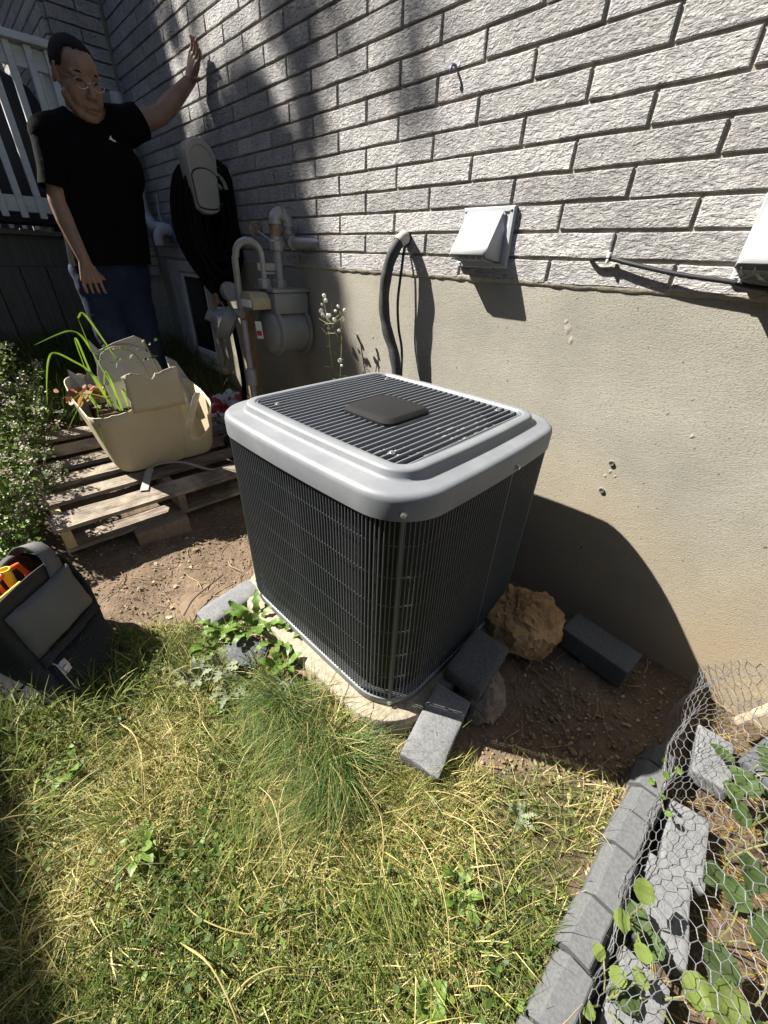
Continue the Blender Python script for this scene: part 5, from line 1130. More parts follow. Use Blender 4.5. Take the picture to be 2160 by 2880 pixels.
tag(b.build('dry_stems', mat('straw_stem', (0.42, 0.34, 0.16), 0.8, (0.30, 0.25, 0.09), ns=3), None, (0.8, -1.3, 0), smooth=60), 'long dry grass stems lying over the lawn', 'stems', kind='stuff')
# litter of dry leaves and chips, twigs, crumbs of soil
n = 500; x = np.concatenate([1.53-0.3*rng.random(n)**1.6, rng.uniform(-0.5, 0.45, 260), rng.uniform(1.0, 1.6, 260)]); y = np.concatenate([rng.normal(-0.60, 0.12, n), rng.uniform(-1.35, -0.95, 260), rng.uniform(-0.45, -0.02, 260)]); k = clear(x, y) > 0; x, y = x[k], y[k]; n = len(x)
lit = np.array([[0.34, 0.25, 0.13], [0.42, 0.34, 0.20], [0.22, 0.15, 0.08], [0.50, 0.44, 0.30], [0.30, 0.30, 0.10]])
leaflets('leaf_litter', np.stack([x, y, gz(x, y)+0.004+0.006*rng.random(n)], 1), rand_up(n, 0.55), rng.gamma(3, 0.0014, n)+0.0012, np.clip(lit[rng.integers(0, 5, n)]*(0.6+0.6*rng.random((n, 1))), 0.01, 0.6), M['leaf'])
tag(bpy.data.objects['leaf_litter'], 'dry leaf litter and chips on the bare soil', 'litter', kind='stuff')
b = MB(); g = random.Random(2)
for i in range(85):
    if i < 45: x0, y0 = g.uniform(-0.35, 0.40), g.uniform(-1.32, -0.85)
    else: x0, y0 = g.uniform(1.10, 1.55), g.uniform(-0.80, -0.08)
    a = g.uniform(0, 2*PI); L_ = g.uniform(0.03, 0.16); pts = [Vector((x0, y0, 0))]
    for k in range(3): a += g.uniform(-0.5, 0.5); pts.append(pts[-1]+Vector((math.cos(a)*L_/3, math.sin(a)*L_/3, 0)))
    for p in pts: p.z = gzf(p.x, p.y)+g.uniform(0.003, 0.012)
    b.tube(curve_pts(pts, 3), g.uniform(0.0010, 0.0022), 4)
tag(b.build('twigs', mat('dry_twig', (0.20, 0.14, 0.085), 0.9, (0.36, 0.27, 0.14), ns=4), None, (0.5, -0.9, 0), smooth=60), 'thin dry twigs strewn over the soil', 'twigs', kind='stuff')
t = MB().tube(curve_pts([(0.13, -1.19, 0.02), (0.08, -1.13, 0.03), (0.045, -1.05, 0.028), (0.02, -0.98, 0.03)], 5), 0.0035, 6).build('stick', M['bark'], None, (0.08, -1.08, 0.02)); tag(t, 'straight brown stick lying on the soil left of the edging stone', 'stick')
ico = bmesh.new(); bmesh.ops.create_icosphere(ico, subdivisions=1, radius=1); iv = np.array([v.co for v in ico.verts]); fi = np.array([[v.index for v in f.verts] for f in ico.faces]); ico.free()
n = 6000; x = np.concatenate([rng.uniform(-0.6, 0.35, 3600), rng.uniform(1.05, 1.6, 2400)]); y = np.concatenate([rng.uniform(-1.4, -0.7, 3600), rng.uniform(-0.85, -0.02, 2400)])
k = clear(x, y)*(1-lawn_mask(x, y)) > 0.5; x, y = x[k], y[k]; n = len(x); s_ = rng.gamma(2, 0.0008, n)+0.0008
V_ = (iv[None]*rng.uniform(0.6, 1.3, (n, len(iv), 1))*s_[:, None, None]*np.array([1, 1, 0.7]) + np.stack([x, y, gz(x, y)+0.003], 1)[:, None]).reshape(-1, 3)
me = np_mesh('soil_crumbs', V_, (np.arange(n)[:, None, None]*len(iv)+fi[None]).reshape(-1, 3)); o_ = link_mesh('soil_crumbs', me, mat('soil_crumb', (0.17, 0.12, 0.08), 0.95, (0.28, 0.22, 0.16), ns=30)); tag(o_, 'crumbs of soil and small pebbles', 'pebbles', kind='stuff')

# ------------------------------------------------------------ leafy plants
def leaf_mesh(kind, seed=0):
    """leaf 1 unit long along +x, blade in xy, z up"""
    g = random.Random(seed); n = 15; top = []; 
    for i in range(n):
        f = i/(n-1)
        if kind == 'dandelion': w_ = 0.05+0.13*f**0.8*(1-f**5); w_ *= (1.0 if i % 3 == 1 else 0.55 if i % 3 == 2 else 0.75); xo = -0.05 if i % 3 == 1 else 0
        elif kind == 'plantain': w_ = 0.02+0.16*math.sin(PI*min(1, max(0, (f-0.2)/0.8)))**0.8; xo = 0
        elif kind == 'thistle': w_ = (0.02+0.15*math.sin(PI*f)**0.7)*(1.1 if i % 2 else 0.45); xo = 0.02 if i % 2 else 0
        elif kind == 'round': w_ = 0.52*math.sqrt(max(0, 1-(2*f-1)**2))*(1.03 if i % 2 else 0.95); xo = 0
        else: w_ = 0.40*math.sin(PI*f**0.75)**0.75*(1.05 if i % 2 else 0.96); xo = 0   # ovate, toothed
        top.append((f+xo, max(w_, 0.004)*g.uniform(0.93, 1.07), f))
    vs = []; fold = 0.35 if kind in ('ovate',) else 0.25; arch = 0.22 if kind != 'round' else 0.08
    for x, w_, f in top:
        z = -arch*(f-0.35)**2 + 0.04*math.sin(f*9+seed)
        vs += [(x, w_, z+fold*w_*0.6+0.012*g.uniform(-1, 1)), (x*1.0, w_*0.5, z+fold*w_*0.42+0.032*math.sin(f*26)*min(1, w_*4)), (f, 0, z), (x, -w_*0.5, z+fold*w_*0.42+0.032*math.sin(f*26+0.6)*min(1, w_*4)), (x, -w_, z+fold*w_*0.6+0.012*g.uniform(-1, 1))]
    fs = [(5*i+j, 5*i+j+1, 5*i+j+6, 5*i+j+5) for i in range(n-1) for j in range(4)]
    me = bpy.data.meshes.new('leaf'); me.from_pydata(vs, [], fs); me.polygons.foreach_set('use_smooth', np.ones(len(me.polygons), bool)); me.update(); return me
M['dandelion'] = mat('dandelion_leaf', (0.14, 0.23, 0.035), 0.5, (0.09, 0.165, 0.025), ns=20, trans_col=0.35)
M['strawb'] = mat('garden_leaf', (0.065, 0.105, 0.024), 0.55, (0.04, 0.07, 0.016), ns=60, trans_col=0.3, bump=0.5, bs=60, bd=0.004, rand=0.3)
M['pale_leaf'] = mat('pale_garden_leaf', (0.19, 0.25, 0.045), 0.55, (0.15, 0.21, 0.05), ns=25, trans_col=0.4, bump=0.5, bs=60, bd=0.004, rand=0.2)
M['grey_leaf'] = mat('grey_green_leaf', (0.21, 0.24, 0.15), 0.7, (0.15, 0.18, 0.10), ns=25, trans_col=0.25)
M['stem'] = mat('green_stem', (0.13, 0.16, 0.05), 0.7, (0.20, 0.17, 0.07), ns=6)
LM_ = {}
def put_leaf(parent, kind, m, base, a, L_, pitch, roll_=0.0, seed=0):
    key = (kind, m, seed % 3)
    if key not in LM_: LM_[key] = leaf_mesh(kind, seed % 3+1); LM_[key].materials.append(M[m])
    return inst('leaf', LM_[key], parent, base, Euler((roll_, -pitch, a), 'XYZ'), (L_, L_, L_))
def rosette(name, x, y, n, L_, kind, m, label, cat, seed, pitch=(0.15, 0.95), group=None):
    g = random.Random(seed); t = thing(name, (x, y, gzf(x, y)), label, cat, group)
    for i in range(n): put_leaf(t, kind, m, (x, y, gzf(x, y)+0.02), 2*PI*i/n+g.uniform(-0.35, 0.35), L_*g.uniform(0.7, 1.15), g.uniform(*pitch), g.uniform(-0.3, 0.3), g.randrange(9))
    return t
for x, y, n, L_, kd, mm, lb, sd in ((0.385, -1.02, 13, 0.12, 'dandelion', 'dandelion', 'big dandelion clump between the edging stone and the pad', 1), (0.345, -1.16, 11, 0.11, 'dandelion', 'dandelion', 'dandelion with lobed leaves by the edge of the bag shadow', 2), (0.50, -0.985, 10, 0.10, 'dandelion', 'dandelion', 'dandelion pressed against the left side of the pad', 3), (0.535, -1.19, 11, 0.09, 'thistle', 'grey_leaf', 'pale grey thistle weed between the two slate stones', 4), (0.445, -1.17, 10, 0.10, 'thistle', 'grey_leaf', 'grey green thistle weed in front of the slate stone', 5),
                              (0.31, -1.09, 8, 0.11, 'dandelion', 'dandelion', 'dandelion at the near end of the pale edging stone', 11), (0.60, -1.04, 8, 0.085, 'plantain', 'dandelion', 'leafy weed growing against the pad beside the slate', 12), (0.42, -1.26, 8, 0.075, 'thistle', 'grey_leaf', 'grey thistle weed in the sun in front of the bag shadow', 13), (0.57, -1.25, 8, 0.035, 'ovate', 'dandelion', 'rounded leafy weed in the lawn before the slate stones', 14), (0.78, -1.535, 8, 0.06, 'plantain', 'dandelion', 'plantain weed flat in the lawn near the lens', 6), (0.47, -1.62, 8, 0.07, 'plantain', 'dandelion', 'plantain weed in the lawn at the lower left', 7), (1.34, -1.06, 8, 0.055, 'plantain', 'dandelion', 'broad leaved plantain weed beside the edging blocks', 8), (1.36, -0.83, 8, 0.05, 'thistle', 'grey_leaf', 'small silvery weed in the dry strip beside the edging', 9), (1.40, -1.22, 7, 0.04, 'ovate', 'dandelion', 'leafy weed in the lawn corner by the edging blocks', 10)):
    rosette('weed_plant', x, y, n, L_, kd, mm, lb, 'weed', sd, group='weeds in the lawn')
# tall grass growing out of the tub, bright in the sun
M['tubgrass'] = mat('sunlit_grass_leaf', (0.19, 0.30, 0.03), 0.5, (0.13, 0.22, 0.02), ns=8, trans_col=0.5)
tg = thing('tub_grass', (-0.88, -1.02, 0.45), 'tall bright green grass plant growing out of the broken tub', 'grass plant')
for pts, w_ in (([(-0.87, -1.01, 0.44), (-0.86, -1.00, 0.62), (-0.85, -1.035, 0.80), (-0.85, -1.045, 0.94)], 0.0045), ([(-0.85, -1.045, 0.94), (-0.84, -1.02, 0.955), (-0.83, -0.985, 0.86), (-0.82, -0.955, 0.76)], 0.010),
               ([(-0.85, -1.035, 0.80), (-0.85, -1.055, 0.87), (-0.86, -1.09, 0.89), (-0.86, -1.15, 0.875), (-0.87, -1.225, 0.845)], 0.009), ([(-0.87, -1.02, 0.50), (-0.86, -1.06, 0.70), (-0.86, -1.12, 0.775), (-0.86, -1.17, 0.81), (-0.87, -1.20, 0.78), (-0.88, -1.235, 0.69), (-0.89, -1.262, 0.60)], 0.009),
               ([(-0.86, -1.03, 0.55), (-0.85, -1.065, 0.70), (-0.85, -1.075, 0.85), (-0.84, -1.085, 0.84), (-0.83, -1.085, 0.70)], 0.008), ([(-0.84, -0.99, 0.46), (-0.83, -1.00, 0.60), (-0.82, -1.01, 0.72), (-0.81, -1.04, 0.66), (-0.80, -1.055, 0.56)], 0.009), ([(-0.83, -0.97, 0.46), (-0.82, -0.97, 0.58), (-0.81, -0.975, 0.635), (-0.79, -0.95, 0.60), (-0.77, -0.92, 0.53)], 0.009),
               ([(-0.86, -1.06, 0.48), (-0.85, -1.09, 0.58), (-0.84, -1.115, 0.63), (-0.80, -1.18, 0.57), (-0.78, -1.24, 0.50)], 0.006), ([(-0.86, -1.07, 0.48), (-0.82, -1.11, 0.62), (-0.77, -1.10, 0.60), (-0.70, -1.13, 0.50), (-0.67, -1.14, 0.42)], 0.005), ([(-0.84, -0.98, 0.47), (-0.84, -1.02, 0.57), (-0.84, -1.06, 0.61), (-0.85, -1.13, 0.63), (-0.86, -1.18, 0.60)], 0.008)):
    P = curve_pts(pts, 6); k_ = len(P); rows = []
    for i, p in enumerate(P):
        f = i/(k_-1); ww = w_*(1-f**3*0.9)*(0.6+0.4*min(1, f*4)); d = (P[min(i+1, k_-1)]-P[max(i-1, 0)]).normalized(); s_v = d.cross(Vector((0.9, 0.1, 0.4))).normalized()
        rows.append([p-s_v*ww*0.5, p+d.cross(s_v)*ww*0.18, p+s_v*ww*0.5])
    MB().loft(rows, (False, False), closed=False).build('blade', M['tubgrass'], tg, smooth=60, recalc=False)
vt = thing('trailing_weed', (-0.85, -0.9, 0.5), 'thin weed with small leaves arching across the mouth of the broken tub', 'weed')
MB().tube(curve_pts([(-0.85, -0.84, 0.45), (-0.85, -0.83, 0.62), (-0.85, -0.86, 0.76), (-0.85, -0.93, 0.815), (-0.86, -1.00, 0.79), (-0.86, -1.02, 0.74)], 6), 0.003, 5).build('stem', M['stem'], vt, smooth=60)
MB().tube(curve_pts([(-0.85, -0.74, 0.50), (-0.85, -0.78, 0.66), (-0.85, -0.80, 0.76), (-0.85, -0.815, 0.83)], 6), 0.004, 5).build('stem', M['stem'], vt, smooth=60)
g = random.Random(31)
for i in range(26):
    y0, z0 = ((-0.88-0.16*g.random()), 0.80+g.uniform(-0.06, 0.02)) if i < 15 else (-0.80+g.uniform(-0.05, 0.06), 0.79+g.uniform(-0.06, 0.05))
    put_leaf(vt, 'plantain', 'strawb', (-0.85, y0, z0), g.uniform(0, 2*PI), g.uniform(0.02, 0.045), g.uniform(-0.6, 0.8), g.uniform(-1, 1), i)
n = 60; C = np.stack([rng.normal(-0.96, 0.03, n), rng.normal(-1.08, 0.05, n), 0.57+0.06*rng.random(n)], 1)
tag(leaflets('dead_leaves', C, rand_up(n, 0.8), rng.uniform(0.012, 0.03, n), np.clip(np.array([[0.30, 0.15, 0.06]])*(0.5+0.8*rng.random((n, 1))), 0.01, 0.5), M['leaf'], None, (-0.96, -1.08, 0.55)), 'brown dead leaves heaped in the left end of the tub', 'dead leaves', kind='stuff')
MB().box((-0.92, -1.0, 0.50), (0.20, 0.20, 0.06)).build('soil_fill', M['soil'], tub)
# thistle with white seed heads by the meter
th = thing('thistle_plant', (-0.27, -0.11, gzf(-0.27, -0.11)), 'spindly thistle with white seed heads against the foundation', 'weed')
zg = gzf(-0.27, -0.11); g = random.Random(8)
MB().tube(curve_pts([(-0.27, -0.11, zg), (-0.28, -0.11, 0.45), (-0.315, -0.11, 0.80), (-0.345, -0.10, 0.93), (-0.372, -0.10, 1.03)], 6), 0.0032, 5).build('stem', M['stem'], th, smooth=60)
MB().tube(curve_pts([(-0.275, -0.11, 0.40), (-0.25, -0.10, 0.70), (-0.235, -0.10, 0.90), (-0.245, -0.10, 1.0)], 6), 0.0028, 5).build('stem', M['stem'], th, smooth=60)
for bx, bz in ((-0.33, 0.86), (-0.31, 0.82), (-0.245, 0.88)):
    for k in range(3): MB().tube(curve_pts([(bx, -0.105, bz-0.03), (bx+g.uniform(-0.05, 0.05), -0.115, bz+0.05), (bx+g.uniform(-0.07, 0.07), -0.12, bz+g.uniform(0.06, 0.14))], 4), 0.0016, 4).build('stem', M['stem'], th)
M['fluff'] = mat('white_seed_fluff', (0.75, 0.74, 0.72), 0.95, trans_col=0.3)
bm = bmesh.new(); bmesh.ops.create_icosphere(bm, subdivisions=3, radius=1)
for v in bm.verts: v.co *= 0.8+0.45*abs(mnoise.noise(v.co*5))
fl = bpy.data.meshes.new('seed_head'); bm.to_mesh(fl); bm.free(); fl.materials.append(M['fluff'])
heads = [(-0.372, 1.04), (-0.365, 1.02), (-0.395, 1.0), (-0.41, 0.97), (-0.40, 0.945), (-0.385, 0.955), (-0.345, 0.955), (-0.325, 0.96), (-0.30, 0.94), (-0.24, 1.005), (-0.225, 0.99), (-0.26, 0.985), (-0.235, 0.95), (-0.335, 0.90), (-0.245, 0.90)]
for i, (x, z) in enumerate(heads): s_ = g.uniform(0.006, 0.0115); inst('seed_head', fl, th, (x+g.uniform(-0.01, 0.01), -0.10+g.uniform(-0.02, 0.02), z), (g.random()*3, 0, 0), (s_, s_, s_*1.2))
for i in range(16): put_leaf(th, 'thistle', 'strawb', (-0.27+g.uniform(-0.03, 0.03), -0.11, g.uniform(0.35, 0.80)), g.uniform(-PI, 0.3), g.uniform(0.03, 0.07), g.uniform(-0.2, 0.9), 0, i)
inst('seed_head', fl, th, (-0.235, -0.115, 0.765), None, (0.0115, 0.0115, 0.0115)); inst('seed_head', fl, th, (-0.215, -0.12, 0.745), None, (0.008, 0.008, 0.007))
# flowering herb bushes at the left
M['flower'] = mat('pale_herb_flower', (0.50, 0.47, 0.42), 0.8, (0.30, 0.24, 0.20), ns=120, trans_col=0.2)
def herb(cx, cy, rx, ry, h_, ns, label, seed, leaf_n=2400, fl_n=70):
    g = random.Random(seed); t = thing('herb_bush', (cx, cy, gzf(cx, cy)), label, 'bush', 'flowering herb bushes beside the pallet')
    b = MB(); tips = []; C = []; 
    for i in range(ns):
        a = g.uniform(0, 2*PI); r_ = math.sqrt(g.random()); x0, y0 = cx+rx*r_*0.6*math.cos(a), cy+ry*r_*0.6*math.sin(a); z0 = gzf(x0, y0)
        x1, y1 = cx+rx*r_*math.cos(a), cy+ry*r_*math.sin(a); z1 = z0+h_*g.uniform(0.65, 1.05)*(1-0.35*r_*r_)
        P = curve_pts([(x0, y0, z0), ((x0*0.6+x1*0.4), (y0*0.6+y1*0.4), z0+(z1-z0)*0.55), (x1, y1, z1)], 4); b.tube(P, 0.0017, 4, cap=False); tips.append(P[-1])
        for k in range(leaf_n//ns): f = g.random()**0.7; q = P[min(len(P)-1, int(f*len(P)))]; C.append((q.x+g.gauss(0, 0.016), q.y+g.gauss(0, 0.016), q.z+g.gauss(0, 0.012)))
    b.build('stems', mat('herb_stem', (0.19, 0.14, 0.09), 0.8), t)
    C = np.array(C); n = len(C); tag(leaflets('foliage', C, rand_up(n, 0.7), rng.uniform(0.006, 0.014, n), leafcol(n, 1.5), M['leaf'], t), kind='stuff')
    Q = []
    for p in tips[:fl_n]:
        for k in range(26): Q.append((p.x+g.gauss(0, 0.014), p.y+g.gauss(0, 0.014), p.z+g.gauss(0.004, 0.009)))
    Q = np.array(Q); n = len(Q); fc = np.array([[0.52, 0.50, 0.44], [0.36, 0.30, 0.25], [0.26, 0.18, 0.14], [0.46, 0.44, 0.32]])[rng.integers(0, 4, n)]*(0.7+0.5*rng.random((n, 1)))
    tag(leaflets('flower_clusters', Q, rand_up(n, 0.8), rng.uniform(0.0035, 0.0065, n), fc, M['leaf'], t), kind='stuff')
herb(-0.86, -1.55, 0.34, 0.24, 0.36, 110, 'herb bush with pale and brown flower clusters over the pallet corner', 41)
herb(-1.38, -1.46, 0.36, 0.28, 0.40, 100, 'taller herb bush with whitish flower heads farther from the pallet', 42)
herb(-0.42, -1.62, 0.26, 0.15, 0.20, 60, 'low leafy herb bush behind the tool bag', 43, 2600, 12)
herb(-1.95, -1.40, 0.35, 0.3, 0.40, 60, 'shaded herb bush nearest the deck', 44, 1800, 40)

# ------------------------------------------------------------ garden bed plants and chicken wire
def bed_plant(x, y, leaves, m, label, seed, kind='ovate'):
    g = random.Random(seed); z = gzf(x, y); t = thing('garden_plant', (x, y, z), label, 'garden plant', 'plants in the flower bed')
    for i, (dx, dy, zz, L_, a, pi_) in enumerate(leaves):
        e = Vector((x+dx, y+dy, z+zz)); MB().tube(curve_pts([(x, y, z), (x+dx*0.4, y+dy*0.4, z+zz*0.7), e], 5), 0.0018, 5).build('stalk', M['stem'], t, smooth=60)
        put_leaf(t, kind, m if isinstance(m, str) else m[i % len(m)], e, a, L_*0.85, pi_+g.uniform(-0.15, 0.25), g.uniform(-0.3, 0.3), i)
    return t
bed_plant(1.735, -0.30, [(-0.03, 0.0, 0.10, 0.075, 2.6, 0.0), (0.02, 0.04, 0.13, 0.085, 1.2, 0.1), (0.04, -0.02, 0.11, 0.08, -0.4, 0.0), (-0.01, -0.05, 0.09, 0.07, -1.7, 0.1), (0.06, 0.05, 0.12, 0.08, 0.4, 0.1)], 'strawb', 'leafy plant in the bed beside the pale plank', 1)
bed_plant(1.765, -0.50, [(-0.02, 0.02, 0.12, 0.08, 2.0, 0.0), (0.0, -0.05, 0.14, 0.09, -1.4, 0.0), (0.03, 0.03, 0.11, 0.08, 0.9, 0.1), (-0.03, -0.10, 0.10, 0.075, -2.0, 0.0)], 'strawb', 'leafy plant under the netting right of the middle paver', 2)
bed_plant(1.775, -0.70, [(-0.01, 0.03, 0.12, 0.085, 1.8, 0.0), (-0.02, -0.06, 0.13, 0.09, -1.6, 0.0), (0.03, 0.0, 0.12, 0.08, 0.0, 0.1)], 'strawb', 'leafy plant under the netting beside the shadowed paver', 3)
bed_plant(1.70, -0.90, [(-0.03, 0.03, 0.09, 0.075, 2.0, 0.0), (0.02, 0.02, 0.11, 0.085, 0.9, 0.0), (-0.03, -0.03, 0.08, 0.07, -2.4, 0.1), (0.02, -0.05, 0.12, 0.09, -0.9, 0.0), (-0.05, 0.06, 0.09, 0.07, 2.5, 0.0)], ('strawb', 'pale_leaf'), 'plant with pale and dark leaves near the lens under the netting', 4)
bed_plant(1.79, -0.93, [(-0.02, 0.03, 0.16, 0.10, 1.7, 0.0), (-0.03, -0.04, 0.17, 0.10, -1.9, 0.0), (0.02, 0.0, 0.15, 0.09, 0.2, 0.0)], ('pale_leaf', 'strawb'), 'large pale leaved plant at the right edge under the netting', 5)
bed_plant(1.615, -0.83, [(0.0, 0.0, 0.135, 0.05, 2.0, 0.2), (-0.008, -0.045, 0.125, 0.04, -2.6, 0.2), (0.015, -0.055, 0.12, 0.035, -1.0, 0.3)], 'pale_leaf', 'small bright yellow green round leaves poking over the edging block', 6, 'round')
bed_plant(1.63, -0.98, [(0.0, 0.02, 0.09, 0.035, 2.0, 0.2), (0.02, -0.02, 0.08, 0.04, -1.0, 0.2), (-0.03, 0.04, 0.08, 0.03, 2.9, 0.2), (-0.02, -0.03, 0.07, 0.03, -2.0, 0.3), (0.02, 0.05, 0.09, 0.035, 1.2, 0.1)], 'pale_leaf', 'small trailing yellow green plant at the near end of the edging', 7, 'round')
bed_plant(1.585, -0.50, [(0.0, 0.0, 0.09, 0.022, 2.0, 0.2), (0.01, 0.03, 0.10, 0.022, 1.0, 0.2), (-0.02, -0.02, 0.08, 0.02, -2.0, 0.2), (0.0, -0.05, 0.09, 0.022, -1.0, 0.3), (0.02, -0.08, 0.08, 0.02, 0.0, 0.3), (-0.01, 0.05, 0.08, 0.02, 2.6, 0.2)], 'dandelion', 'small green sprig growing through the netting by the first edging blocks', 8, 'round')
bed_plant(1.80, -0.36, [(-0.02, 0.03, 0.16, 0.10, 1.9, 0.0), (0.0, -0.05, 0.17, 0.10, -1.5, 0.0), (0.04, 0.02, 0.15, 0.09, 0.6, 0.1), (-0.04, -0.02, 0.13, 0.09, 2.8, 0.0)], 'strawb', 'large leaved plant behind the plank edge at the right side', 9)
bed_plant(1.83, -0.80, [(-0.03, 0.05, 0.18, 0.11, 1.6, 0.0), (-0.02, -0.05, 0.19, 0.11, -1.5, 0.1), (0.02, 0.0, 0.17, 0.10, 0.3, 0.1)], 'strawb', 'tall dark leaved plant at the right edge of the netted bed', 10)
x, y = scatter(2200, 1.61, 2.3, -1.3, 0.0, lambda x, y: np.ones(len(x))); n = len(x)
blades('bed_straw', np.stack([x, y, gz(x, y)+0.004], 1), rng.uniform(0, 2*PI, n), rng.normal(1.45, 0.1, n), rng.normal(0.1, 0.3, n), rng.uniform(0.03, 0.12, n), rng.uniform(0.0012, 0.003, n), pick(n, np.full(n, 0.97))*np.array([[0.8, 0.65, 0.5]]), M['grass'], 2)
tag(bpy.data.objects['bed_straw'], 'brown straw and dead stalks covering the flower bed', 'straw', kind='stuff')
# chicken wire: twisted wire cells draped over the bed like a low tunnel
M['wire'] = mat('galvanised_wire', (0.17, 0.18, 0.19), 0.55, (0.10, 0.10, 0.10), ns=40, metal=0.2)
def net_pt(u, v):
    """u arc length from the ground edge up over the bed, v along the bed towards the lens"""
    y = 0.02 - v; flare = sstep(0.75, 1.2, v)
    r_ = 0.27 + 0.03*math.sin(v*5) - 0.05*float(flare)
    cx = 1.845 + 0.02*math.sin(v*4+1); a = u/r_
    fold = 0.010*math.sin(v*31+u*14)+0.012*math.sin(u*40+v*6)*math.exp(-u*3)
    x = cx - (r_+fold)*math.cos(a*0.95); z = 0.02+0.10*math.exp(-max(0, 0.35-v)*6)*0 + (r_+fold)*math.sin(min(a*0.95, 2.2))*1.0
    z = z*(1.0-0.35*float(flare)) + 0.025*mnoise.noise(Vector((u*7, v*6, 1)))
    x += 0.02*mnoise.noise(Vector((u*6, v*5, 9)))-0.015*float(flare)
    return Vector((x, y, max(z, 0.01)))
b = MB(); cw, ch_ = 0.0235, 0.030; NUc, NVc = 23, 44; g = random.Random(77)
def jit(i, j): g_ = random.Random(i*977+j); return g_.uniform(-0.003, 0.003), g_.uniform(-0.003, 0.003)
def node(i, j):
    # each row j is a zigzag; nodes i alternate
    ju, jv = jit(i, j); uu = max(0, i*cw*0.5+ju); uu = 0.54*(uu/0.54)**1.45 if uu > 0 else 0; return net_pt(uu, j*ch_*0.78 + (0.0 if (i+j) % 2 else ch_*0.30)+jv)
for j in range(NVc):
    for i in range(2*NUc):
        p, q = node(i, j), node(i+1, j); b.tube([p, (p+q)/2+Vector((0, 0, g.uniform(-0.001, 0.001))), q], 0.0006, 4, cap=False)
        if (i+j) % 2 == 0 and False: pass
    for i in range(2*NUc+1):
        if (i+j) % 2 == 0:       # lower node of row j joins the upper node of row j+1 with a twisted pair
            p, q = node(i, j), node(i, j+1); d = (q-p)
            if d.length < 1e-5: continue
            n_ = d.normalized(); s1 = n_.cross(Vector((0.3, 0.2, 0.9))).normalized(); s2 = n_.cross(s1)
            for ph in (0, PI): b.tube([p+d*f+0.0007*(math.cos(f*9+ph)*s1+math.sin(f*9+ph)*s2) for f in np.linspace(0, 1, 6)], 0.00055, 4, cap=False)
# gathered selvage strands along the ground edge
for k in range(9):
    P = [net_pt(0.008*k+0.012*math.sin(v*17+k), v)+Vector((g.uniform(-0.004, 0.004), 0, g.uniform(-0.003, 0.004))) for v in np.linspace(0, 1.25, 40)]
    b.tube(P, 0.00065, 4, cap=False)
for k in range(14):
    v = g.uniform(0.02, 0.5); p = net_pt(0.01, v); P = [p, p+Vector((-0.015, 0.01, 0.01)), p+Vector((-0.03, g.uniform(-0.02, 0.02), g.uniform(-0.01, 0.02))), p+Vector((-0.02, g.uniform(-0.03, 0.03), -0.01))]; b.tube(curve_pts(P, 4), 0.0008, 4)
o_ = b.build('chicken_wire', M['wire'], None, (1.7, -0.5, 0.0), recalc=False); tag(o_, 'galvanised chicken wire netting draped over the flower bed', 'netting')
# ------------------------------------------------------------ the man with his hand on the wall
M['skin'] = mat('skin', (0.25, 0.16, 0.115), 0.55, (0.20, 0.12, 0.085), ns=14, bump=0.15, bs=180, bd=0.001, spec=0.35)
M['tshirt'] = mat('black_cotton', (0.0035, 0.0035, 0.004), 0.95, spec=0.08, bump=0.3, bs=25, bd=0.01)
M['denim'] = mat('dark_denim', (0.010, 0.016, 0.036), 0.9, (0.022, 0.034, 0.062), ns=6, lo=0.5, hi=0.75, spec=0.2, bump=0.4, bs=18, bd=0.012)
M['hair'] = mat('black_hair', (0.007, 0.0065, 0.0065), 0.8, spec=0.15, bump=0.8, bs=240, bd=0.003)
M['shoe'] = mat('dark_shoe', (0.03, 0.028, 0.026), 0.7)
GZM = gzf(-1.58, -0.62)
man = thing('person', (-1.56, -0.66, GZM), 'man in black T-shirt, jeans and glasses with one hand raised against the brick wall', 'person')
def ellipsoid(b, c, r, Rm=None, n=14):
    c = Vector(c); Rm = Rm or Matrix.Identity(3); rings = []
    for i in range(1, n):
        a = PI*i/n; rings.append([c + Rm @ Vector((r[0]*math.sin(a)*math.cos(2*PI*k/n), r[1]*math.sin(a)*math.sin(2*PI*k/n), -r[2]*math.cos(a))) for k in range(n)])
    b.loft(rings)
def cap(b, p0, r0, p1, r1, n=14):
    """tapered capsule"""
    p0, p1 = Vector(p0), Vector(p1); d = (p1-p0); L_ = d.length; d = d/L_ if L_ > 1e-6 else Vector((0, 0, 1))
    a = Vector((0, 0, 1)) if abs(d.z) < 0.9 else Vector((1, 0, 0)); u = d.cross(a).normalized(); v = d.cross(u); rings = []
    for k in range(1, 6): t = PI/2*k/5; rings.append((p0-d*r0*math.cos(t), r0*math.sin(t)))
    for k in range(0, 5): t = PI/2*k/5; rings.append((p1+d*r1*math.sin(t), r1*math.cos(t)))
    b.loft([[c + r*(math.cos(2*PI*j/n)*u+math.sin(2*PI*j/n)*v) for j in range(n)] for c, r in rings])
def chain(b, pts, grow=0.0):
    for (p, r), (q, s_) in zip(pts[:-1], pts[1:]): cap(b, p, r+grow, q, s_+grow)
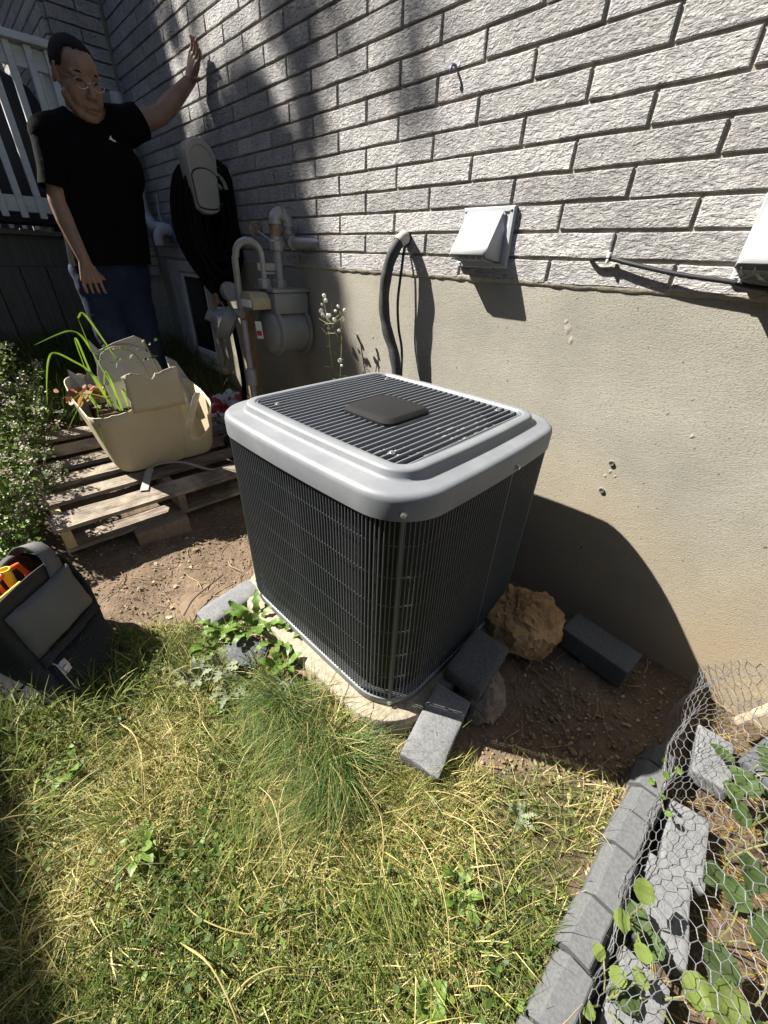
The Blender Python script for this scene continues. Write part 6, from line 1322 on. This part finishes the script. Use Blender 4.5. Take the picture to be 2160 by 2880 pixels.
def remeshed(b, voxel, smooth_it, name, cutters=()):
    me = b.mesh('tmp', recalc=True); o = bpy.data.objects.new('tmp', me); COL.objects.link(o)
    md = o.modifiers.new('r', 'REMESH'); md.mode = 'VOXEL'; md.voxel_size = voxel; md.use_smooth_shade = True
    sm = o.modifiers.new('s', 'SMOOTH'); sm.factor = 0.5; sm.iterations = smooth_it
    tmp = []
    for cb in cutters:
        co = bpy.data.objects.new('cut', cb.mesh('cut')); COL.objects.link(co); tmp.append(co)
        bo = o.modifiers.new('b', 'BOOLEAN'); bo.operation = 'DIFFERENCE'; bo.object = co; bo.solver = 'EXACT'
    bpy.context.view_layer.update(); dg = bpy.context.evaluated_depsgraph_get()
    out = bpy.data.meshes.new_from_object(o.evaluated_get(dg)); out.name = name; out.materials.clear()
    for q in [o]+tmp: bpy.data.objects.remove(q)
    out.polygons.foreach_set('use_smooth', np.ones(len(out.polygons), bool))
    return out
def bisect(me, co, no):
    bm = bmesh.new(); bm.from_mesh(me)
    bmesh.ops.bisect_plane(bm, geom=bm.verts[:]+bm.edges[:]+bm.faces[:], plane_co=co, plane_no=no, clear_outer=True)
    bm.to_mesh(me); bm.free(); me.update()
# joints
HIP = Vector((-1.53, -0.705, 1.07)); hipR = Vector((-1.52, -0.795, 1.04)); hipL = Vector((-1.54, -0.625, 1.04))
kneeR = Vector((-1.49, -0.805, 0.72)); kneeL = Vector((-1.52, -0.625, 0.72)); ankR = Vector((-1.56, -0.79, GZM+0.085)); ankL = Vector((-1.60, -0.60, GZM+0.085))
chest = Vector((-1.50, -0.635, 1.54)); neckb = Vector((-1.505, -0.635, 1.735))
shR = Vector((-1.50, -0.800, 1.625)); shL = Vector((-1.505, -0.465, 1.715))
elR = Vector((-1.475, -0.860, 1.375)); wrR = Vector((-1.42, -0.838, 1.135))
elL = Vector((-1.525, -0.265, 1.800)); wrL = Vector((-1.552, -0.060, 1.975))
HC = Vector((-1.445, -0.642, 1.842)); HS = 1.08
hf = Vector((math.cos(R(13))*math.cos(R(-20)), math.sin(R(13))*math.cos(R(-20)), math.sin(R(-20)))); hl = Vector((0.03, 0, 1)).cross(hf).normalized(); hl = (hl+Vector((0, 0, 0.03))).normalized(); hu = hf.cross(hl).normalized(); hl = hu.cross(hf)
def H(f, l, u): return HC + HS*(hf*f + hl*l + hu*u)
HR = Matrix(((hf.x, hl.x, hu.x), (hf.y, hl.y, hu.y), (hf.z, hl.z, hu.z)))
def hell(b, c, r): ellipsoid(b, H(*c), [HS*q for q in r], HR)
def hcap(b, p, r0, q, r1): cap(b, H(*p), HS*r0, H(*q), HS*r1)
B_ = MB()
# torso and legs
def torso(b, g=0.0):
    ellipsoid(b, HIP+Vector((0, 0, 0.0)), (0.125+g, 0.185+g, 0.14+g)); ellipsoid(b, (-1.525, -0.69, 1.22), (0.12+g, 0.165+g, 0.16+g)); ellipsoid(b, (-1.505, -0.655, 1.42), (0.122+g, 0.180+g, 0.18+g))
    ellipsoid(b, chest, (0.118+g, 0.195+g, 0.15+g)); cap(b, shR, 0.068+g, neckb+Vector((0, 0, -0.035)), 0.06+g); cap(b, shL, 0.068+g, neckb+Vector((0, 0, -0.035)), 0.06+g)
def leg(b, h_, k_, a_, g=0.0, g2=None):
    g2 = g if g2 is None else g2
    cap(b, h_, 0.088+g, k_, 0.062+g2); cap(b, k_, 0.060+g2, k_.lerp(a_, 0.4)+Vector((-0.015, 0, 0)), 0.056+g2); cap(b, k_.lerp(a_, 0.4)+Vector((-0.015, 0, 0)), 0.056+g2, a_, 0.038+g2)
torso(B_); leg(B_, hipR, kneeR, ankR); leg(B_, hipL, kneeL, ankL)
for a_ in (ankR, ankL): cap(B_, a_+Vector((0, 0, -0.04)), 0.038, a_+Vector((0.15, 0.01, -0.055)), 0.028)
chain(B_, [(shR, 0.056), (shR.lerp(elR, 0.5), 0.050), (elR, 0.044), (elR.lerp(wrR, 0.3), 0.047), (wrR, 0.031)])
chain(B_, [(shL, 0.056), (shL.lerp(elL, 0.5), 0.050), (elL, 0.042), (elL.lerp(wrL, 0.3), 0.044), (wrL, 0.028)])
# right hand hanging, back of the hand outwards
def finger(b, p, d, n_, L_, r_, bends):
    p = Vector(p); d = Vector(d).normalized(); n_ = Vector(n_).normalized(); seg_ = [(p, r_)]; ax = n_
    for f, be in zip((0.45, 0.30, 0.25), bends):
        d = (Matrix.Rotation(be, 3, ax) @ d).normalized(); p = p + d*L_*f; r_ = r_*0.90; seg_.append((p, r_))
    chain(b, seg_)
hd = Vector((0.06, 0.0, -1)).normalized(); across = Vector((0.38, 0.92, 0.1)).normalized(); across = (across - hd*across.dot(hd)).normalized(); nrm = hd.cross(across)
kn = wrR + hd*0.085
for k in range(4): cap(B_, wrR+across*(-0.014+0.010*k)+hd*0.012, 0.020, kn+across*(-0.036+0.0245*k), 0.014)
for k, L_ in enumerate((0.066, 0.082, 0.088, 0.078)): finger(B_, kn+across*(-0.037+0.0250*k), hd+across*(-0.08+0.05*k), across, L_, 0.0092, (0.15, 0.30+0.05*k, 0.30))
finger(B_, wrR+across*0.022+hd*0.03, hd*0.8+across*0.55-nrm*0.2, across, 0.072, 0.0115, (0.0, 0.2, 0.2))
# left hand propped on the wall: heel and finger tips touch the brick
wd = Vector((0.72, 0.02, 0.70)).normalized(); wa = Vector((0.70, 0.0, -0.72)).normalized(); wk = wrL + Vector((0.068, 0.012, 0.075))
for k in range(4): cap(B_, wrL+wa*(-0.013+0.010*k)+wd*0.010, 0.021, wk+wa*(-0.036+0.0245*k), 0.014)
for k, L_ in enumerate((0.062, 0.078, 0.084, 0.078)): finger(B_, wk+wa*(-0.037+0.0250*k), wd+Vector((0, -0.05, 0.30-0.18*k)), wa, L_, 0.0092, (-0.15, 0.30, 0.35))
finger(B_, wrL+wa*0.022+wd*0.02, wd*0.62+wa*0.75+Vector((0, 0.12, 0)), wa, 0.072, 0.0115, (0.0, 0.1, 0.15))
# head
cap(B_, neckb+Vector((-0.01, 0, -0.03)), 0.066, H(-0.025, 0, -0.055), 0.056)
hell(B_, (-0.005, 0, 0.03), (0.096, 0.076, 0.092)); hell(B_, (0.024, 0, -0.038), (0.068, 0.072, 0.082)); hell(B_, (0.03, 0, 0.045), (0.066, 0.066, 0.06))
hcap(B_, (0.062, -0.014, -0.104), 0.022, (0.062, 0.014, -0.104), 0.022)
for s_ in (-1, 1):
    hcap(B_, (0.025, 0.056*s_, -0.055), 0.026, (0.050, 0.026*s_, -0.098), 0.024); hcap(B_, (0.050, 0.042*s_, -0.022), 0.028, (0.055, 0.034*s_, -0.055), 0.027)
    hcap(B_, (0.081, 0.012*s_, 0.026), 0.010, (0.066, 0.050*s_, 0.024), 0.012)
    hcap(B_, (0.097, 0.012*s_, -0.036), 0.0095, (0.088, 0.015*s_, -0.036), 0.009)
    for k in range(6):
        a = -1.2+k*0.55; a2 = a+0.55
        hcap(B_, (-0.012-0.014*math.cos(a+1.6), 0.077*s_, 0.0+0.030*math.sin(a)), 0.007, (-0.012-0.014*math.cos(a2+1.6), 0.081*s_, 0.0+0.030*math.sin(a2)), 0.007)
    hcap(B_, (-0.006, 0.074*s_, 0.018), 0.008, (-0.004, 0.072*s_, -0.022), 0.008)
hcap(B_, (0.088, 0, 0.012), 0.0095, (0.107, 0, -0.030), 0.0125)
hcap(B_, (0.086, -0.018, -0.068), 0.0075, (0.086, 0.018, -0.068), 0.0075); hcap(B_, (0.089, -0.006, -0.066), 0.0065, (0.089, 0.006, -0.066), 0.0065); hcap(B_, (0.084, -0.015, -0.082), 0.008, (0.084, 0.015, -0.082), 0.008)
me = remeshed(B_, 0.0046, 3, 'body'); me.transform(Matrix.Translation(-wloc(man))); body = link_mesh('body', me, M['skin'], man)
# face details
for s_ in (-1, 1):
    b = MB(); hell(b, (0.0795, 0.031*s_, 0.008), (0.006, 0.0125, 0.0042)); b.build('eye', mat('eye_dark', (0.03, 0.02, 0.016), 0.2) if s_ < 0 else bpy.data.materials['eye_dark'], man, smooth=60)
    b = MB(); b.tube([H(0.086, 0.014*s_, 0.0285), H(0.086, 0.032*s_, 0.034), H(0.072, 0.052*s_, 0.030)], [0.0028, 0.0036, 0.0016], 6); b.build('eyebrow', M['hair'], man)
b = MB(); b.tube([H(0.088, -0.022, -0.0765), H(0.0955, -0.008, -0.0745), H(0.0955, 0.008, -0.0745), H(0.088, 0.022, -0.0765)], [0.001, 0.0022, 0.0022, 0.001], 6); b.build('mouth_line', mat('lip_dark', (0.10, 0.04, 0.035), 0.6), man)
b = MB()
for s_ in (-1, 1):
    pts = [H(0.098-0.012*abs(math.cos(a)*0.5-0.0)*0-0.25*max(0, abs(0.034*s_+0.024*math.cos(a))-0.03), 0.034*s_+0.024*math.cos(a), 0.002+0.0165*math.sin(a)) for a in np.linspace(0, 2*PI, 25)]
    b.tube(pts, 0.0011, 5, cap=False); b.tube([H(0.092, 0.058*s_, 0.010), H(0.075, 0.072*s_, 0.012), H(-0.01, 0.084*s_, 0.012), H(-0.02, 0.084*s_, 0.0)], 0.0011, 5)
b.tube([H(0.097, -0.011, 0.006), H(0.101, 0, 0.009), H(0.097, 0.011, 0.006)], 0.0011, 5)
b.build('glasses', mat('thin_metal_frame', (0.6, 0.58, 0.55), 0.25, metal=0.9), man)
# hair: close cap with a hairline
bm = bmesh.new(); bmesh.ops.create_icosphere(bm, subdivisions=5, radius=1)
for v in bm.verts:
    p = v.co.copy(); n_ = 1+0.02*mnoise.noise(p*14); v.co = Vector((p.x*0.0985-0.006, p.y*0.0800, p.z*0.0905+0.034))*1.0; v.co = Vector((v.co.x*n_, v.co.y*n_, 0.034+(v.co.z-0.034)*n_))
def bald(c):      # true where there is no hair
    fl = 0.088 - 0.10*max(0, c.x-0.02) - 0.0
    if c.x > 0.035: return c.z < 0.094 - 0.25*abs(c.y)**1.0*0 + 0.002*math.sin(c.y*300)
    if c.x > -0.005: return c.z < 0.022 + 0.3*max(0, c.x)*6*0.15 if abs(c.y) > 0.055 else c.z < 0.02
    return c.z < -0.055+0.3*max(0, c.x+0.06)
bmesh.ops.delete(bm, geom=[f for f in bm.faces if bald(f.calc_center_median())], context='FACES')
for v in bm.verts: v.co = H(*v.co) - wloc(man)
me = bpy.data.meshes.new('hair'); bm.to_mesh(me); bm.free(); me.polygons.foreach_set('use_smooth', np.ones(len(me.polygons), bool)); o_ = link_mesh('hair', me, M['hair'], man)
md = o_.modifiers.new('thick', 'SOLIDIFY'); md.thickness = 0.008; md.offset = -1
# T-shirt
S_ = MB(); torso(S_, 0.013); cap(S_, (-1.515, -0.765, 1.05), 0.132, (-1.505, -0.72, 1.50), 0.120); cap(S_, (-1.52, -0.64, 1.05), 0.132, (-1.505, -0.58, 1.50), 0.120)
slR = shR.lerp(elR, 0.80); slL = shL.lerp(elL, 0.42)
NC = neckb+Vector((0.035, 0.0, 0.035)); NRr = 0.088
nk = MB(); ellipsoid(nk, NC, (NRr, NRr, NRr), None, 28)
me = remeshed(S_, 0.009, 4, 'shirt', (nk,))
bisect(me, (-1.5, -0.7, 1.115), (0.05, 0.05, -1))
bm = bmesh.new(); bm.from_mesh(me)
# drop the inside of the neck cut
kill = [f for f in bm.faces if all(abs((v.co-NC).length-NRr) < 0.0035 for v in f.verts)]
bmesh.ops.delete(bm, geom=kill, context='FACES')
dR = (elR-shR).normalized(); dL = (elL-shL).normalized()
for pts, co, no in (([(shR+Vector((0, 0.03, 0.0)), 0.074), (shR, 0.077), (shR.lerp(elR, 0.55), 0.072), (elR, 0.070)], slR, dR), ([(shL+Vector((0, -0.03, 0.0)), 0.074), (shL, 0.078), (slL, 0.070), (shL.lerp(elL, 0.70), 0.066)], slL, dL)):
    q = MB(); chain(q, pts); sm_ = remeshed(q, 0.009, 4, 'sleeve'); bisect(sm_, co, no); bm.from_mesh(sm_)
for v in bm.verts:
    w_ = 0.006*mnoise.noise(Vector((v.co.x*9, v.co.y*9, v.co.z*5))) + 0.004*mnoise.noise(Vector((v.co.x*20+v.co.z*8, v.co.y*20, v.co.z*9)))
    v.co += v.normal*(w_+0.001)
bm.to_mesh(me); bm.free(); me.transform(Matrix.Translation(-wloc(man))); me.polygons.foreach_set('use_smooth', np.ones(len(me.polygons), bool))
o_ = link_mesh('shirt', me, M['tshirt'], man); md = o_.modifiers.new('thick', 'SOLIDIFY'); md.thickness = 0.003; md.offset = 1
shirt = o_
# small white leaping mark on the chest
lg = [(q[0]*0.8, q[1]*0.8) for q in [(-0.020, -0.004), (-0.012, 0.001), (-0.006, 0.012), (-0.003, 0.013), (-0.003, 0.002), (0.004, -0.004), (0.012, -0.005), (0.018, -0.010), (0.016, -0.013), (0.006, -0.011), (-0.002, -0.010), (-0.010, -0.004), (-0.016, -0.007)]]
ln = Vector((0.93, 0.10, 0.12)).normalized(); lx = Vector((0, 0, 1)).cross(ln).normalized(); ly = ln.cross(lx)
dep = bpy.context.evaluated_depsgraph_get(); dep.update()
hit = shirt.ray_cast(Vector((-1.2, -0.568, 1.645))-wloc(man), Vector((-1, 0.0, 0.0)))
lc = (hit[1]+wloc(man) if hit[0] else Vector((-1.37, -0.564, 1.655)))
MB().prism(lg, 0.0035, 0.0075, basisM(lc, lx, ly, ln)).build('chest_mark', M['paper'], man)
# jeans
J_ = MB(); ellipsoid(J_, HIP+Vector((0, 0, 0.01)), (0.135, 0.195, 0.15)); leg(J_, hipR, kneeR, ankR, 0.014, 0.020); leg(J_, hipL, kneeL, ankL, 0.014, 0.020)
cap(J_, hipR, 0.10, kneeR.lerp(hipR, 0.4), 0.085); cap(J_, hipL, 0.10, kneeL.lerp(hipL, 0.4), 0.085)
me = remeshed(J_, 0.010, 4, 'jeans'); bisect(me, (-1.5, -0.7, GZM+0.055), (0, 0, -1)); bisect(me, (-1.5, -0.7, 1.175), (0, 0, 1))
for v in me.vertices:
    p = v.co; w_ = 0.007*mnoise.noise(Vector((p.x*11, p.y*11, p.z*16)))+0.003*mnoise.noise(Vector((p.x*30, p.y*30, p.z*30))); v.co = p + v.normal*w_
me.transform(Matrix.Translation(-wloc(man))); jeans = link_mesh('jeans', me, M['denim'], man); md = jeans.modifiers.new('thick', 'SOLIDIFY'); md.thickness = 0.004; md.offset = 1
for a_ in (ankR, ankL):
    b = MB(); z = GZM; rings = []
    for f, w_, h_ in ((-0.055, 0.018, 0.05), (-0.045, 0.034, 0.085), (0.0, 0.040, 0.10), (0.06, 0.044, 0.075), (0.13, 0.048, 0.055), (0.18, 0.040, 0.045), (0.205, 0.018, 0.03)):
        c = Vector((a_.x+f, a_.y+0.06*f, z)); rings.append([c+Vector((0, w_*math.cos(q), h_/2+h_/2*math.sin(q))) for q in np.linspace(0, 2*PI, 15)[:-1]])
    b.loft(rings).build('shoe', M['shoe'], man, smooth=50)
